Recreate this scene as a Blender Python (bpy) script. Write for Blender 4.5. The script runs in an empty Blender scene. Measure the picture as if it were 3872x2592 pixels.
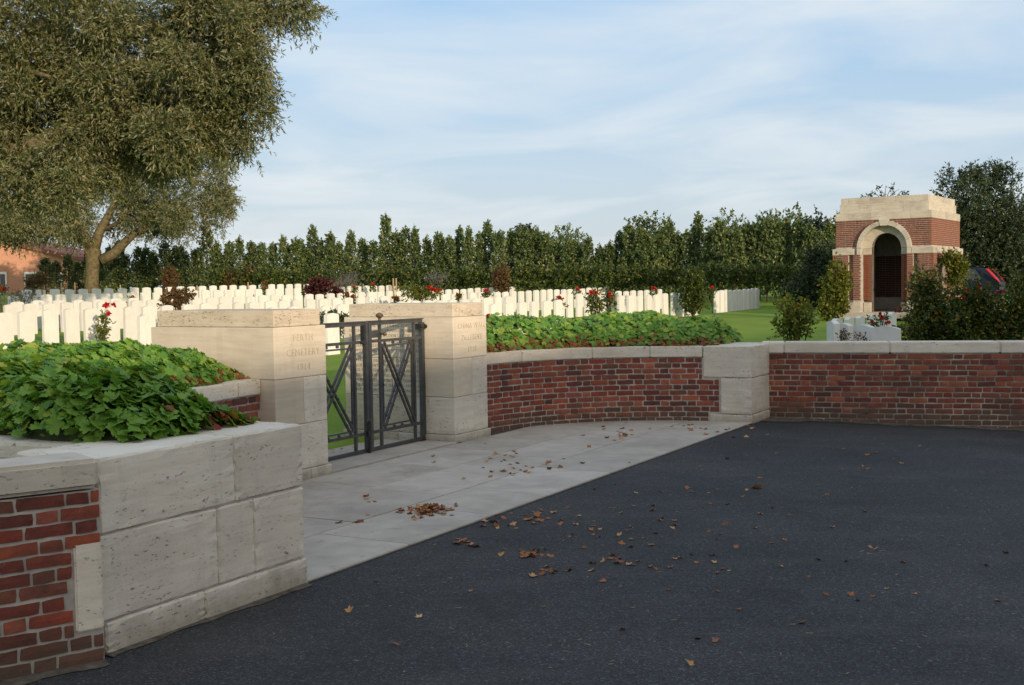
import bpy, bmesh, math, random
import numpy as np
from mathutils import Vector, Matrix

random.seed(7); rng = np.random.default_rng(7)
SC = bpy.context.scene
COL = SC.collection
R = math.radians

# ------------------------------------------------------------------ camera
PW, PH, FPX = 3872, 2592, 4400.0
PITCH, ROLL, CAMZ = 0.0489, 0.0148, 1.65
fw = Vector((0, math.cos(PITCH), -math.sin(PITCH)))
rt = Vector((1, 0, 0)); up = Vector((0, math.sin(PITCH), math.cos(PITCH)))
cr, sr = math.cos(ROLL), math.sin(ROLL)
rx = rt * cr - up * sr; uy = rt * sr + up * cr
cam_d = bpy.data.cameras.new('camera'); cam = bpy.data.objects.new('camera', cam_d); COL.objects.link(cam)
M = Matrix.Identity(4)
for i in range(3):
    M[i][0] = rx[i]; M[i][1] = uy[i]; M[i][2] = -fw[i]
M[2][3] = CAMZ
cam.matrix_world = M
cam_d.sensor_width = 36.0; cam_d.lens = 36.0 * FPX / PW
cam_d.clip_end = 3000; cam_d.clip_start = 0.05
SC.camera = cam

# ------------------------------------------------------------------ light
SUN_AZ, SUN_EL = R(-63), R(10.5)          # azimuth from +X, counter-clockwise
sdir = Vector((math.cos(SUN_AZ) * math.cos(SUN_EL), math.sin(SUN_AZ) * math.cos(SUN_EL), math.sin(SUN_EL)))
sl = bpy.data.lights.new('sun', 'SUN'); so = bpy.data.objects.new('sun', sl); COL.objects.link(so)
sl.energy = 3.5; sl.angle = R(0.53); sl.color = (1.0, 0.78, 0.54)
so.rotation_euler = (-sdir).to_track_quat('-Z', 'Y').to_euler()

world = bpy.data.worlds.new('World'); SC.world = world; world.use_nodes = True
wn = world.node_tree; wn.nodes.clear()
def wnode(t, **k):
    n = wn.nodes.new(t)
    for a, b in k.items(): setattr(n, a, b)
    return n
wo = wnode('ShaderNodeOutputWorld'); wb = wnode('ShaderNodeBackground')
sky = wnode('ShaderNodeTexSky', sky_type='NISHITA', sun_disc=False)
sky.sun_elevation = SUN_EL; sky.sun_rotation = math.pi / 2 - SUN_AZ
sky.altitude = 0; sky.air_density = 1.0; sky.dust_density = 1.0; sky.ozone_density = 1.0
tc = wnode('ShaderNodeTexCoord')
sep = wnode('ShaderNodeSeparateXYZ'); wn.links.new(tc.outputs['Generated'], sep.inputs[0])
# thin high cloud: noise in a flattened sky-plane (direction divided by height)
mz = wnode('ShaderNodeMath', operation='MAXIMUM'); wn.links.new(sep.outputs['Z'], mz.inputs[0]); mz.inputs[1].default_value = 0.0
az = wnode('ShaderNodeMath', operation='ADD'); wn.links.new(mz.outputs[0], az.inputs[0]); az.inputs[1].default_value = 0.10
dx = wnode('ShaderNodeMath', operation='DIVIDE'); wn.links.new(sep.outputs['X'], dx.inputs[0]); wn.links.new(az.outputs[0], dx.inputs[1])
dy = wnode('ShaderNodeMath', operation='DIVIDE'); wn.links.new(sep.outputs['Y'], dy.inputs[0]); wn.links.new(az.outputs[0], dy.inputs[1])
cmb = wnode('ShaderNodeCombineXYZ'); wn.links.new(dx.outputs[0], cmb.inputs[0]); wn.links.new(dy.outputs[0], cmb.inputs[1])
mp = wnode('ShaderNodeMapping'); wn.links.new(cmb.outputs[0], mp.inputs[0])
mp.inputs['Rotation'].default_value = (0, 0, R(28)); mp.inputs['Scale'].default_value = (0.80, 0.80, 1); mp.inputs['Location'].default_value = (3.3, 1.9, 0)
n1 = wnode('ShaderNodeTexNoise'); wn.links.new(mp.outputs[0], n1.inputs['Vector'])
n1.inputs['Scale'].default_value = 1.1; n1.inputs['Detail'].default_value = 7; n1.inputs['Roughness'].default_value = 0.50; n1.inputs['Distortion'].default_value = 0.7
r1 = wnode('ShaderNodeValToRGB'); wn.links.new(n1.outputs['Fac'], r1.inputs[0])
r1.color_ramp.elements[0].position = 0.41; r1.color_ramp.elements[0].color = (0, 0, 0, 1)
r1.color_ramp.elements[1].position = 0.66; r1.color_ramp.elements[1].color = (0.72, 0.72, 0.72, 1)
# pale air towards the horizon
hz = wnode('ShaderNodeMapRange'); wn.links.new(mz.outputs[0], hz.inputs[0])
hz.inputs[1].default_value = 0.0; hz.inputs[2].default_value = 0.34; hz.inputs[3].default_value = 0.88; hz.inputs[4].default_value = 0.66
gain = wnode('ShaderNodeMix', data_type='RGBA', blend_type='MULTIPLY'); gain.inputs['Factor'].default_value = 1.0
wn.links.new(sky.outputs[0], gain.inputs['A']); gain.inputs['B'].default_value = (1.0, 1.0, 1.0, 1)
m1 = wnode('ShaderNodeMix', data_type='RGBA'); wn.links.new(hz.outputs[0], m1.inputs['Factor']); wn.links.new(gain.outputs['Result'], m1.inputs['A'])
hc = wnode('ShaderNodeMix', data_type='RGBA')
hs = wnode('ShaderNodeMapRange'); wn.links.new(mz.outputs[0], hs.inputs[0]); hs.inputs[1].default_value = 0.02; hs.inputs[2].default_value = 0.30
wn.links.new(hs.outputs[0], hc.inputs['Factor']); hc.inputs['A'].default_value = (5.0, 5.6, 6.1, 1); hc.inputs['B'].default_value = (2.9, 5.2, 8.2, 1)
hz2 = wnode('ShaderNodeMapRange'); wn.links.new(mz.outputs[0], hz2.inputs[0]); hz2.inputs[1].default_value = 0.34; hz2.inputs[2].default_value = 0.9; hz2.inputs[4].default_value = 0.85
hm = wnode('ShaderNodeMix', data_type='RGBA'); wn.links.new(hz2.outputs[0], hm.inputs['Factor']); wn.links.new(hc.outputs['Result'], hm.inputs['A']); hm.inputs['B'].default_value = (5.3, 5.9, 6.9, 1)
dt = wnode('ShaderNodeVectorMath', operation='DOT_PRODUCT'); wn.links.new(tc.outputs['Generated'], dt.inputs[0]); dt.inputs[1].default_value = tuple(sdir)
gl = wnode('ShaderNodeMapRange'); wn.links.new(dt.outputs['Value'], gl.inputs[0]); gl.inputs[1].default_value = -0.1; gl.inputs[2].default_value = 1.0; gl.inputs[4].default_value = 0.8; gl.interpolation_type = 'SMOOTHSTEP'
hg = wnode('ShaderNodeMix', data_type='RGBA'); wn.links.new(gl.outputs[0], hg.inputs['Factor']); wn.links.new(hm.outputs['Result'], hg.inputs['A']); hg.inputs['B'].default_value = (11.0, 9.0, 6.6, 1)
wn.links.new(hg.outputs['Result'], m1.inputs['B'])
m2 = wnode('ShaderNodeMix', data_type='RGBA'); wn.links.new(r1.outputs[0], m2.inputs['Factor']); wn.links.new(m1.outputs['Result'], m2.inputs['A']); m2.inputs['B'].default_value = (6.4, 6.8, 7.0, 1)
wn.links.new(m2.outputs['Result'], wb.inputs[0]); wb.inputs[1].default_value = 0.1
wn.links.new(wb.outputs[0], wo.inputs[0])

SC.view_settings.view_transform = 'Standard'; SC.view_settings.look = 'None'
SC.view_settings.exposure = 0.35; SC.view_settings.gamma = 1.0; SC.view_settings.use_curve_mapping = False

# ------------------------------------------------------------------ frames
TH = 1.0602362
ES = Vector((math.cos(TH), math.sin(TH))); ET = Vector((-math.sin(TH), math.cos(TH)))
OG = Vector((-1.12468, 11.15498))
def W(s, t, z=0.0):
    p = OG + ES * s + ET * t
    return Vector((p.x, p.y, z))
def ST(x, y):
    d = Vector((x, y)) - OG
    return d.dot(ES), d.dot(ET)
def ray(px, py):
    dxp = px - PW / 2; dyp = py - PH / 2
    X = cr * dxp - sr * dyp; Y = sr * dxp + cr * dyp
    return fw + rt * (X / FPX) - up * (Y / FPX)
def atd(px, py, D):                   # the point D metres ahead that a line of sight reaches
    d = ray(px, py); return Vector((0, 0, CAMZ)) + d * (D / d.y)
def atz(px, py, z=0.0):
    d = ray(px, py); return Vector((0, 0, CAMZ)) + d * ((z - CAMZ) / d.z)
def smooth(a, b, x):
    u = min(1, max(0, (x - a) / (b - a))); return u * u * (3 - 2 * u)
def gz(x, y):
    s, t = ST(x, y)
    q = 0.0012 * max(0.0, min(t, 30) - 15) ** 2
    z = 0.21 + 0.0086 * min(s, 60) + 0.0123 * min(t, 80) + q
    near = smooth(0.5, 5.5, t) if abs(s) < 3.5 else smooth(-2.0, 4.0, t) * 0.5 + 0.5
    near = max(near, smooth(2, 5, abs(s)) * (0.55 + 0.45 * smooth(-3, 5, t)))
    return 0.015 + (z - 0.015) * near

# ------------------------------------------------------------------ materials
MATS = {}
def mat(name):
    m = bpy.data.materials.new(name); m.use_nodes = True
    nt = m.node_tree; b = nt.nodes['Principled BSDF']
    b.inputs['Specular IOR Level'].default_value = 0.25
    MATS[name] = m
    return m, nt, b
def N(nt, t, **k):
    n = nt.nodes.new(t)
    for a, b in k.items(): setattr(n, a, b)
    return n
def ramp(nt, src, stops, interp='LINEAR'):
    r = N(nt, 'ShaderNodeValToRGB'); r.color_ramp.interpolation = interp
    els = r.color_ramp.elements
    while len(els) < len(stops): els.new(0.5)
    for e, (p, c) in zip(els, stops):
        e.position = p; e.color = (*c, 1) if len(c) == 3 else c
    nt.links.new(src, r.inputs[0]); return r.outputs[0]
def noise(nt, vec, scale, detail=4, rough=0.55, dist=0.0):
    n = N(nt, 'ShaderNodeTexNoise'); n.inputs['Scale'].default_value = scale; n.inputs['Detail'].default_value = detail
    n.inputs['Roughness'].default_value = rough; n.inputs['Distortion'].default_value = dist
    if vec is not None: nt.links.new(vec, n.inputs['Vector'])
    return n.outputs['Fac']
def mapping(nt, vec, scale=(1, 1, 1), loc=(0, 0, 0), rot=(0, 0, 0)):
    m = N(nt, 'ShaderNodeMapping'); m.inputs['Scale'].default_value = scale; m.inputs['Location'].default_value = loc; m.inputs['Rotation'].default_value = rot
    nt.links.new(vec, m.inputs['Vector']); return m.outputs[0]
def mix(nt, fac, a, b, mode='MIX'):
    m = N(nt, 'ShaderNodeMix', data_type='RGBA', blend_type=mode)
    for sock, v in (('Factor', fac), ('A', a), ('B', b)):
        if isinstance(v, (float, int)): m.inputs[sock].default_value = v
        elif isinstance(v, tuple): m.inputs[sock].default_value = (*v, 1) if len(v) == 3 else v
        else: nt.links.new(v, m.inputs[sock])
    return m.outputs['Result']
def mathn(nt, op, a, b=None, clamp=False):
    m = N(nt, 'ShaderNodeMath', operation=op); m.use_clamp = clamp
    for i, v in enumerate((a, b)):
        if v is None: continue
        if isinstance(v, (float, int)): m.inputs[i].default_value = v
        else: nt.links.new(v, m.inputs[i])
    return m.outputs[0]
def bump(nt, b, h, strength=0.3, dist=0.01):
    n = N(nt, 'ShaderNodeBump'); n.inputs['Strength'].default_value = strength; n.inputs['Distance'].default_value = dist
    nt.links.new(h, n.inputs['Height']); nt.links.new(n.outputs[0], b.inputs['Normal'])
def worldpos(nt):
    return N(nt, 'ShaderNodeNewGeometry').outputs['Position']
def objrand(nt): return N(nt, 'ShaderNodeObjectInfo').outputs['Random']

def limestone(name, base, vein, pit, rough=0.85, streak=(3, 3, 26), pits=0.62, grime=0.35):
    m, nt, b = mat(name)
    p = worldpos(nt); rnd = objrand(nt)
    off = N(nt, 'ShaderNodeCombineXYZ')
    for i, k in enumerate((37.0, 11.0, 3.1)): nt.links.new(mathn(nt, 'MULTIPLY', rnd, k), off.inputs[i])
    add = N(nt, 'ShaderNodeVectorMath', operation='ADD'); nt.links.new(p, add.inputs[0]); nt.links.new(off.outputs[0], add.inputs[1])
    v = add.outputs[0]
    tone = mix(nt, ramp(nt, noise(nt, mapping(nt, v, streak), 1.0, 6, 0.6, 0.6), [(0.35, (0, 0, 0)), (0.68, (1, 1, 1))]), base, vein)
    tone = mix(nt, 0.55, tone, ramp(nt, rnd, [(0.0, (0.84, 0.82, 0.79)), (0.5, (0.98, 0.96, 0.93)), (1.0, (1.10, 1.09, 1.06))]), 'MULTIPLY')
    big = noise(nt, v, 1.6, 3, 0.6)
    tone = mix(nt, mathn(nt, 'MULTIPLY', ramp(nt, big, [(0.42, (0, 0, 0)), (0.75, (1, 1, 1))]), grime), tone, pit)
    pz = mapping(nt, v, (26, 26, 70))
    pv = noise(nt, pz, 1.0, 3, 0.7)
    band = ramp(nt, noise(nt, mapping(nt, v, (2.2, 2.2, 12)), 1.0, 3, 0.5), [(0.42, (0, 0, 0)), (0.58, (1, 1, 1))])
    pm = mathn(nt, 'MULTIPLY', ramp(nt, pv, [(pits, (0, 0, 0)), (pits + 0.05, (1, 1, 1))]), band)
    tone = mix(nt, mathn(nt, 'MULTIPLY', pm, 0.88), tone, pit)
    big_st = ramp(nt, noise(nt, mapping(nt, v, (4, 4, 42), (3, 1, 7)), 1.0, 5, 0.75, 0.3), [(0.62, (0, 0, 0)), (0.70, (1, 1, 1))])
    tone = mix(nt, mathn(nt, 'MULTIPLY', big_st, 0.42), tone, pit)
    drip = ramp(nt, noise(nt, mapping(nt, v, (9, 9, 0.9)), 1.0, 4, 0.6), [(0.55, (0, 0, 0)), (0.8, (1, 1, 1))])
    tone = mix(nt, mathn(nt, 'MULTIPLY', drip, 0.30 * (1 if streak[2] > 10 else 0)), tone, (0.30, 0.29, 0.25))
    sz = N(nt, 'ShaderNodeSeparateXYZ'); nt.links.new(p, sz.inputs[0])
    foot = N(nt, 'ShaderNodeMapRange'); nt.links.new(mathn(nt, 'ADD', sz.outputs[2], mathn(nt, 'MULTIPLY', noise(nt, p, 6, 5, 0.7), -0.30)), foot.inputs[0]); foot.inputs[1].default_value = -0.14; foot.inputs[2].default_value = 0.02; foot.inputs[3].default_value = 0.6 * (1 if streak[2] > 10 else 0); foot.inputs[4].default_value = 0.0
    tone = mix(nt, foot.outputs[0], tone, (0.20, 0.175, 0.13))
    nt.links.new(tone, b.inputs['Base Color']); b.inputs['Roughness'].default_value = rough
    h = mathn(nt, 'SUBTRACT', noise(nt, v, 60, 4, 0.7), mathn(nt, 'MULTIPLY', pm, 1.2))
    bump(nt, b, h, 0.35, 0.006)
    return m
STONE = limestone('limestone', (0.70, 0.67, 0.60), (0.60, 0.565, 0.49), (0.17, 0.15, 0.12), pits=0.60, grime=0.26)
STONE_OLD = limestone('old_limestone', (0.62, 0.56, 0.46), (0.50, 0.44, 0.34), (0.17, 0.14, 0.11), pits=0.57, grime=0.36)
STONE_TX = limestone('dressed_limestone', (0.63, 0.58, 0.485), (0.55, 0.50, 0.41), (0.26, 0.22, 0.17), pits=0.66, grime=0.25)
STONE_SH = limestone('shelter_stone', (0.56, 0.53, 0.47), (0.45, 0.415, 0.355), (0.17, 0.15, 0.125), pits=0.6, grime=0.45)
SLABM = limestone('paving_stone', (0.45, 0.43, 0.40), (0.38, 0.36, 0.33), (0.19, 0.175, 0.155), streak=(5, 5, 5), pits=0.64, grime=0.5)
def simple(name, col, rough=0.8, var=0.15, scale=8.0, metal=0.0, spec=0.25, bmp=0.2):
    m, nt, b = mat(name)
    p = worldpos(nt)
    f = noise(nt, p, scale, 5, 0.6)
    lo = tuple(c * (1 - var) for c in col); hi = tuple(min(1, c * (1 + var)) for c in col)
    nt.links.new(ramp(nt, f, [(0.3, lo), (0.7, hi)]), b.inputs['Base Color'])
    b.inputs['Roughness'].default_value = rough; b.inputs['Metallic'].default_value = metal; b.inputs['Specular IOR Level'].default_value = spec
    if bmp: bump(nt, b, noise(nt, p, scale * 6, 4, 0.6), bmp, 0.004)
    return m
MORTAR = simple('mortar', (0.40, 0.385, 0.36), 0.95, 0.25, 9)
MORTAR_D = simple('dirty_mortar', (0.30, 0.275, 0.24), 0.95, 0.6, 3)
LETTER = simple('carved_letter', (0.22, 0.185, 0.14), 0.9, 0.2, 40, bmp=0)
LETTER_D = simple('weathered_letter', (0.43, 0.375, 0.29), 0.9, 0.3, 30, bmp=0)

def brickmat(name, cols, grime):
    m, nt, b = mat(name); p = worldpos(nt); rnd = objrand(nt)
    c = ramp(nt, rnd, [(i / (len(cols) - 1), k) for i, k in enumerate(cols)], 'LINEAR')
    f = noise(nt, p, 22, 5, 0.65)
    c = mix(nt, 0.7, c, ramp(nt, f, [(0.25, (0.62, 0.6, 0.6)), (0.5, (1, 1, 1)), (0.78, (1.25, 1.2, 1.15))]), 'MULTIPLY')
    g = ramp(nt, noise(nt, p, 2.6, 5, 0.65, 0.4), [(0.45, (0, 0, 0)), (0.68, (1, 1, 1))])
    c = mix(nt, mathn(nt, 'MULTIPLY', g, grime), c, (0.055, 0.042, 0.035))
    sz = N(nt, 'ShaderNodeSeparateXYZ'); nt.links.new(p, sz.inputs[0])
    foot = N(nt, 'ShaderNodeMapRange'); nt.links.new(mathn(nt, 'ADD', sz.outputs[2], mathn(nt, 'MULTIPLY', noise(nt, p, 4.5, 5, 0.7), -0.42)), foot.inputs[0]); foot.inputs[1].default_value = -0.16; foot.inputs[2].default_value = 0.0; foot.inputs[3].default_value = 0.75; foot.inputs[4].default_value = 0.0
    c = mix(nt, foot.outputs[0], c, (0.085, 0.072, 0.056))
    lime = ramp(nt, noise(nt, p, 70, 3, 0.6), [(0.66, (0, 0, 0)), (0.74, (1, 1, 1))])
    c = mix(nt, mathn(nt, 'MULTIPLY', lime, 0.28), c, (0.32, 0.28, 0.25))
    nt.links.new(c, b.inputs['Base Color']); b.inputs['Roughness'].default_value = 0.9
    bump(nt, b, noise(nt, p, 55, 5, 0.7), 0.6, 0.006)
    return m
RED = [(0.30, 0.070, 0.044), (0.15, 0.048, 0.040), (0.38, 0.105, 0.055), (0.21, 0.057, 0.042), (0.115, 0.048, 0.043), (0.42, 0.13, 0.072), (0.27, 0.090, 0.068), (0.18, 0.080, 0.050), (0.34, 0.082, 0.052)]
BRICK = brickmat('red_brick', [(c[0] * 0.88, c[1] * 0.86, c[2] * 0.88) for c in RED], 0.48)
BRICK_D = brickmat('dark_brick', [(c[0] * 0.82, c[1] * 0.84, c[2] * 0.86) for c in RED], 0.62)
BRICK_I = brickmat('shaded_inner_brick', [(0.10, 0.04, 0.03), (0.13, 0.05, 0.035), (0.08, 0.032, 0.026)], 0.5)  # back-wall bricks coloured darker to stand in for interior shade
BRICK_M = brickmat('shelter_brick', [(0.17, 0.058, 0.036), (0.22, 0.080, 0.048), (0.14, 0.050, 0.036), (0.19, 0.066, 0.040)], 0.3)

# asphalt
m, nt, b = mat('asphalt'); p = worldpos(nt)
big = noise(nt, p, 0.55, 5, 0.6, 0.3)
c = ramp(nt, big, [(0.30, (0.031, 0.035, 0.040)), (0.5, (0.043, 0.047, 0.052)), (0.72, (0.064, 0.067, 0.070))])
for sc_, lo_ in ((105, 0.62), (230, 0.6)):                 # stone chips of two sizes
    vor = N(nt, 'ShaderNodeTexVoronoi'); vor.inputs['Scale'].default_value = sc_; nt.links.new(p, vor.inputs['Vector'])
    sx = N(nt, 'ShaderNodeSeparateXYZ'); nt.links.new(vor.outputs['Color'], sx.inputs[0])
    c = mix(nt, 1.0, c, ramp(nt, sx.outputs[0], [(0.0, (lo_,) * 3), (0.55, (0.92,) * 3), (0.80, (1.10,) * 3), (0.94, (1.45, 1.44, 1.42)), (0.99, (2.3, 2.25, 2.2))]), 'MULTIPLY')
dust = ramp(nt, noise(nt, mapping(nt, p, (1, 3, 1), (4, 0, 0)), 0.9, 6, 0.65), [(0.52, (0, 0, 0)), (0.8, (1, 1, 1))])
c = mix(nt, mathn(nt, 'MULTIPLY', dust, 0.30), c, (0.12, 0.118, 0.11))
stn = ramp(nt, noise(nt, mapping(nt, p, (1, 1, 1), (9, 2, 0)), 1.3, 5, 0.6, 0.5), [(0.58, (0, 0, 0)), (0.70, (1, 1, 1))])
c = mix(nt, mathn(nt, 'MULTIPLY', stn, 0.40), c, (0.018, 0.020, 0.023))
chalk = ramp(nt, noise(nt, mapping(nt, p, (3, 7, 1), (2, 5, 0)), 1.0, 6, 0.7, 0.3), [(0.72, (0, 0, 0)), (0.78, (1, 1, 1))])
c = mix(nt, mathn(nt, 'MULTIPLY', chalk, 0.30), c, (0.16, 0.165, 0.165))
nt.links.new(c, b.inputs['Base Color']); b.inputs['Roughness'].default_value = 0.85
bump(nt, b, mathn(nt, 'ADD', noise(nt, p, 130, 4, 0.7), vor.outputs['Distance']), 0.6, 0.006)
ASPH = m

# lawn
m, nt, b = mat('lawn_grass'); p = worldpos(nt)
c = ramp(nt, noise(nt, p, 0.8, 5, 0.6), [(0.3, (0.125, 0.215, 0.016)), (0.7, (0.19, 0.29, 0.026))])
c = mix(nt, 0.6, c, ramp(nt, noise(nt, p, 55, 4, 0.7), [(0.3, (0.55, 0.6, 0.5)), (0.7, (1.35, 1.3, 1.2))]), 'MULTIPLY')
nt.links.new(c, b.inputs['Base Color']); b.inputs['Roughness'].default_value = 0.9
bump(nt, b, noise(nt, p, 60, 4, 0.7), 0.8, 0.02)
LAWN = m
GROUND = simple('field_earth', (0.10, 0.12, 0.045), 0.95, 0.3, 0.4)

def leafmat(name, stops, rough=0.5, trans=0.25, spec=0.3):
    m, nt, b = mat(name)
    g = N(nt, 'ShaderNodeNewGeometry')
    c = ramp(nt, g.outputs['Random Per Island'], stops)
    c = mix(nt, 0.5, c, ramp(nt, noise(nt, g.outputs['Position'], 1.1, 3, 0.6), [(0.3, (0.72, 0.75, 0.72)), (0.7, (1.2, 1.18, 1.1))]), 'MULTIPLY')
    nt.links.new(c, b.inputs['Base Color']); b.inputs['Roughness'].default_value = rough; b.inputs['Specular IOR Level'].default_value = spec
    tr = N(nt, 'ShaderNodeBsdfTranslucent'); nt.links.new(mix(nt, 1.0, c, (1.3, 1.35, 0.7), 'MULTIPLY'), tr.inputs['Color'])
    ms = N(nt, 'ShaderNodeMixShader'); ms.inputs[0].default_value = trans
    out = nt.nodes['Material Output']
    nt.links.new(b.outputs[0], ms.inputs[1]); nt.links.new(tr.outputs[0], ms.inputs[2]); nt.links.new(ms.outputs[0], out.inputs[0])
    return m
WILLOW = leafmat('willow_leaf', [(0, (0.080, 0.108, 0.034)), (0.35, (0.130, 0.152, 0.056)), (0.6, (0.19, 0.205, 0.110)), (0.85, (0.28, 0.295, 0.21)), (0.97, (0.25, 0.19, 0.06)), (1, (0.18, 0.11, 0.05))], 0.45)
PEAR = leafmat('orchard_leaf', [(0, (0.042, 0.082, 0.032)), (0.5, (0.085, 0.135, 0.048)), (0.85, (0.17, 0.215, 0.090)), (1, (0.30, 0.28, 0.10))], 0.4)
DARKT = leafmat('dark_tree_leaf', [(0, (0.018, 0.038, 0.020)), (0.6, (0.036, 0.062, 0.030)), (1, (0.08, 0.10, 0.045))], 0.5, 0.15)
HEDGEM = leafmat('hedge_leaf', [(0, (0.028, 0.05, 0.014)), (0.6, (0.05, 0.085, 0.02)), (0.9, (0.11, 0.13, 0.025)), (1, (0.24, 0.20, 0.03))], 0.45)
ROSEL = leafmat('rose_leaf', [(0, (0.024, 0.050, 0.018)), (0.5, (0.055, 0.092, 0.028)), (0.78, (0.12, 0.145, 0.030)), (0.92, (0.30, 0.24, 0.03)), (1, (0.20, 0.08, 0.03))], 0.4)
IVYM = leafmat('climber_leaf', [(0, (0.05, 0.08, 0.016)), (0.5, (0.10, 0.14, 0.022)), (0.85, (0.19, 0.20, 0.03)), (1, (0.26, 0.14, 0.03))], 0.5, 0.35)
PURPLE = leafmat('purple_leaf', [(0, (0.035, 0.010, 0.012)), (1, (0.09, 0.022, 0.022))], 0.5)
BROWNL = leafmat('rusty_leaf', [(0, (0.09, 0.05, 0.025)), (0.6, (0.15, 0.08, 0.04)), (1, (0.10, 0.10, 0.035))], 0.6)
GREYL = leafmat('lavender_leaf', [(0, (0.14, 0.15, 0.14)), (1, (0.17, 0.15, 0.19))], 0.6)
GERAN = leafmat('geranium_leaf', [(0, (0.070, 0.185, 0.030)), (0.5, (0.130, 0.285, 0.042)), (0.85, (0.21, 0.350, 0.050)), (1, (0.30, 0.34, 0.055))], 0.5, 0.22)
GERAN_A = leafmat('autumn_geranium_leaf', [(0, (0.20, 0.035, 0.02)), (0.4, (0.30, 0.09, 0.03)), (0.7, (0.16, 0.07, 0.04)), (1, (0.30, 0.19, 0.04))], 0.6, 0.2)
GERAN_B = simple('bed_soil_shade', (0.035, 0.045, 0.018), 0.95, 0.4, 9)  # dark dome under the leaves: soil plus the mound's shaded inside, as colour
FLOWER = leafmat('red_petal', [(0, (0.30, 0.006, 0.010)), (1, (0.50, 0.016, 0.018))], 0.5, 0.1)
BARK = simple('bark', (0.12, 0.10, 0.055), 0.95, 0.45, 7, bmp=0.9)
BARK_D = simple('dark_bark', (0.06, 0.045, 0.028), 0.95, 0.4, 7, bmp=0.8)
STEM = simple('stem', (0.07, 0.06, 0.03), 0.9, 0.3, 20)
STAKE = simple('stake_wood', (0.34, 0.26, 0.16), 0.9, 0.3, 14)
DEAD = []
for i, cc in enumerate(((0.29, 0.115, 0.05), (0.40, 0.22, 0.10), (0.17, 0.075, 0.04), (0.46, 0.33, 0.20))):
    DEAD.append(simple('dead_leaf_%s' % ('rust', 'tan', 'dark', 'pale')[i], cc, 0.8, 0.3, 60, bmp=0))

# white headstone
m, nt, b = mat('white_headstone'); p = worldpos(nt); rnd = objrand(nt)
c = ramp(nt, noise(nt, p, 5, 5, 0.65), [(0.3, (0.65, 0.65, 0.635)), (0.7, (0.735, 0.735, 0.725))])
c = mix(nt, 0.6, c, ramp(nt, rnd, [(0, (0.90, 0.90, 0.88)), (1, (1.06, 1.05, 1.03))]), 'MULTIPLY')
st = ramp(nt, noise(nt, mapping(nt, p, (14, 14, 3)), 1.0, 4, 0.6), [(0.58, (0, 0, 0)), (0.78, (1, 1, 1))])
c = mix(nt, mathn(nt, 'MULTIPLY', st, 0.25), c, (0.45, 0.43, 0.36))
nt.links.new(c, b.inputs['Base Color']); b.inputs['Roughness'].default_value = 0.75
HEAD = m
# painted iron, a little rust
m, nt, b = mat('gate_iron'); p = worldpos(nt)
c = ramp(nt, noise(nt, p, 14, 5, 0.6), [(0.3, (0.034, 0.036, 0.040)), (0.6, (0.058, 0.060, 0.064)), (0.8, (0.085, 0.085, 0.085))])
c = mix(nt, ramp(nt, noise(nt, p, 6, 4, 0.6), [(0.66, (0, 0, 0)), (0.78, (1, 1, 1))]), c, (0.12, 0.06, 0.03))
nt.links.new(c, b.inputs['Base Color']); b.inputs['Roughness'].default_value = 0.42; b.inputs['Specular IOR Level'].default_value = 0.5
bump(nt, b, noise(nt, p, 120, 3, 0.6), 0.25, 0.002)
IRON = m
IRON_D = simple('dark_iron', (0.02, 0.02, 0.021), 0.4, 0.3, 20, spec=0.5)
BRASS = simple('rusty_knob', (0.10, 0.065, 0.04), 0.45, 0.3, 30, spec=0.5)
DARKIN = simple('shade_dark_render', (0.13, 0.11, 0.095), 0.95, 0.2, 4)  # inner render and ceiling, interior shade put into the colour
# far farm building brick: too far for single bricks, courses in the material
m, nt, b = mat('farm_brick'); tcn = N(nt, 'ShaderNodeTexCoord')
bt = N(nt, 'ShaderNodeTexBrick'); nt.links.new(mapping(nt, tcn.outputs['Object'], (1, 1, 1), rot=(R(90), 0, 0)), bt.inputs['Vector'])
bt.inputs['Scale'].default_value = 1.0; bt.inputs['Brick Width'].default_value = 0.30; bt.inputs['Row Height'].default_value = 0.11; bt.inputs['Mortar Size'].default_value = 0.012
bt.inputs['Color1'].default_value = (0.52, 0.27, 0.18, 1); bt.inputs['Color2'].default_value = (0.47, 0.235, 0.155, 1); bt.inputs['Mortar'].default_value = (0.40, 0.24, 0.17, 1)
nt.links.new(bt.outputs['Color'], b.inputs['Base Color']); b.inputs['Roughness'].default_value = 0.9
FARMB = m
ROOFM = simple('roof_edge', (0.22, 0.085, 0.065), 0.8, 0.2, 5)
WHITEP = simple('white_frame', (0.75, 0.75, 0.73), 0.5, 0.05, 5, bmp=0)
m, nt, b = mat('window_glass'); b.inputs['Base Color'].default_value = (0.02, 0.025, 0.03, 1); b.inputs['Roughness'].default_value = 0.06; b.inputs['Specular IOR Level'].default_value = 0.6; GLASS = m
m, nt, b = mat('car_paint'); b.inputs['Base Color'].default_value = (0.006, 0.009, 0.022, 1); b.inputs['Roughness'].default_value = 0.3; b.inputs['Specular IOR Level'].default_value = 0.35; PAINT = m
m, nt, b = mat('tail_lamp'); b.inputs['Base Color'].default_value = (0.45, 0.012, 0.012, 1); b.inputs['Roughness'].default_value = 0.2; LAMP = m
RUBBER = simple('rubber', (0.02, 0.02, 0.02), 0.8, 0.2, 20)
STEEL = simple('wheel_metal', (0.35, 0.35, 0.36), 0.35, 0.1, 20, metal=0.8)

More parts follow.
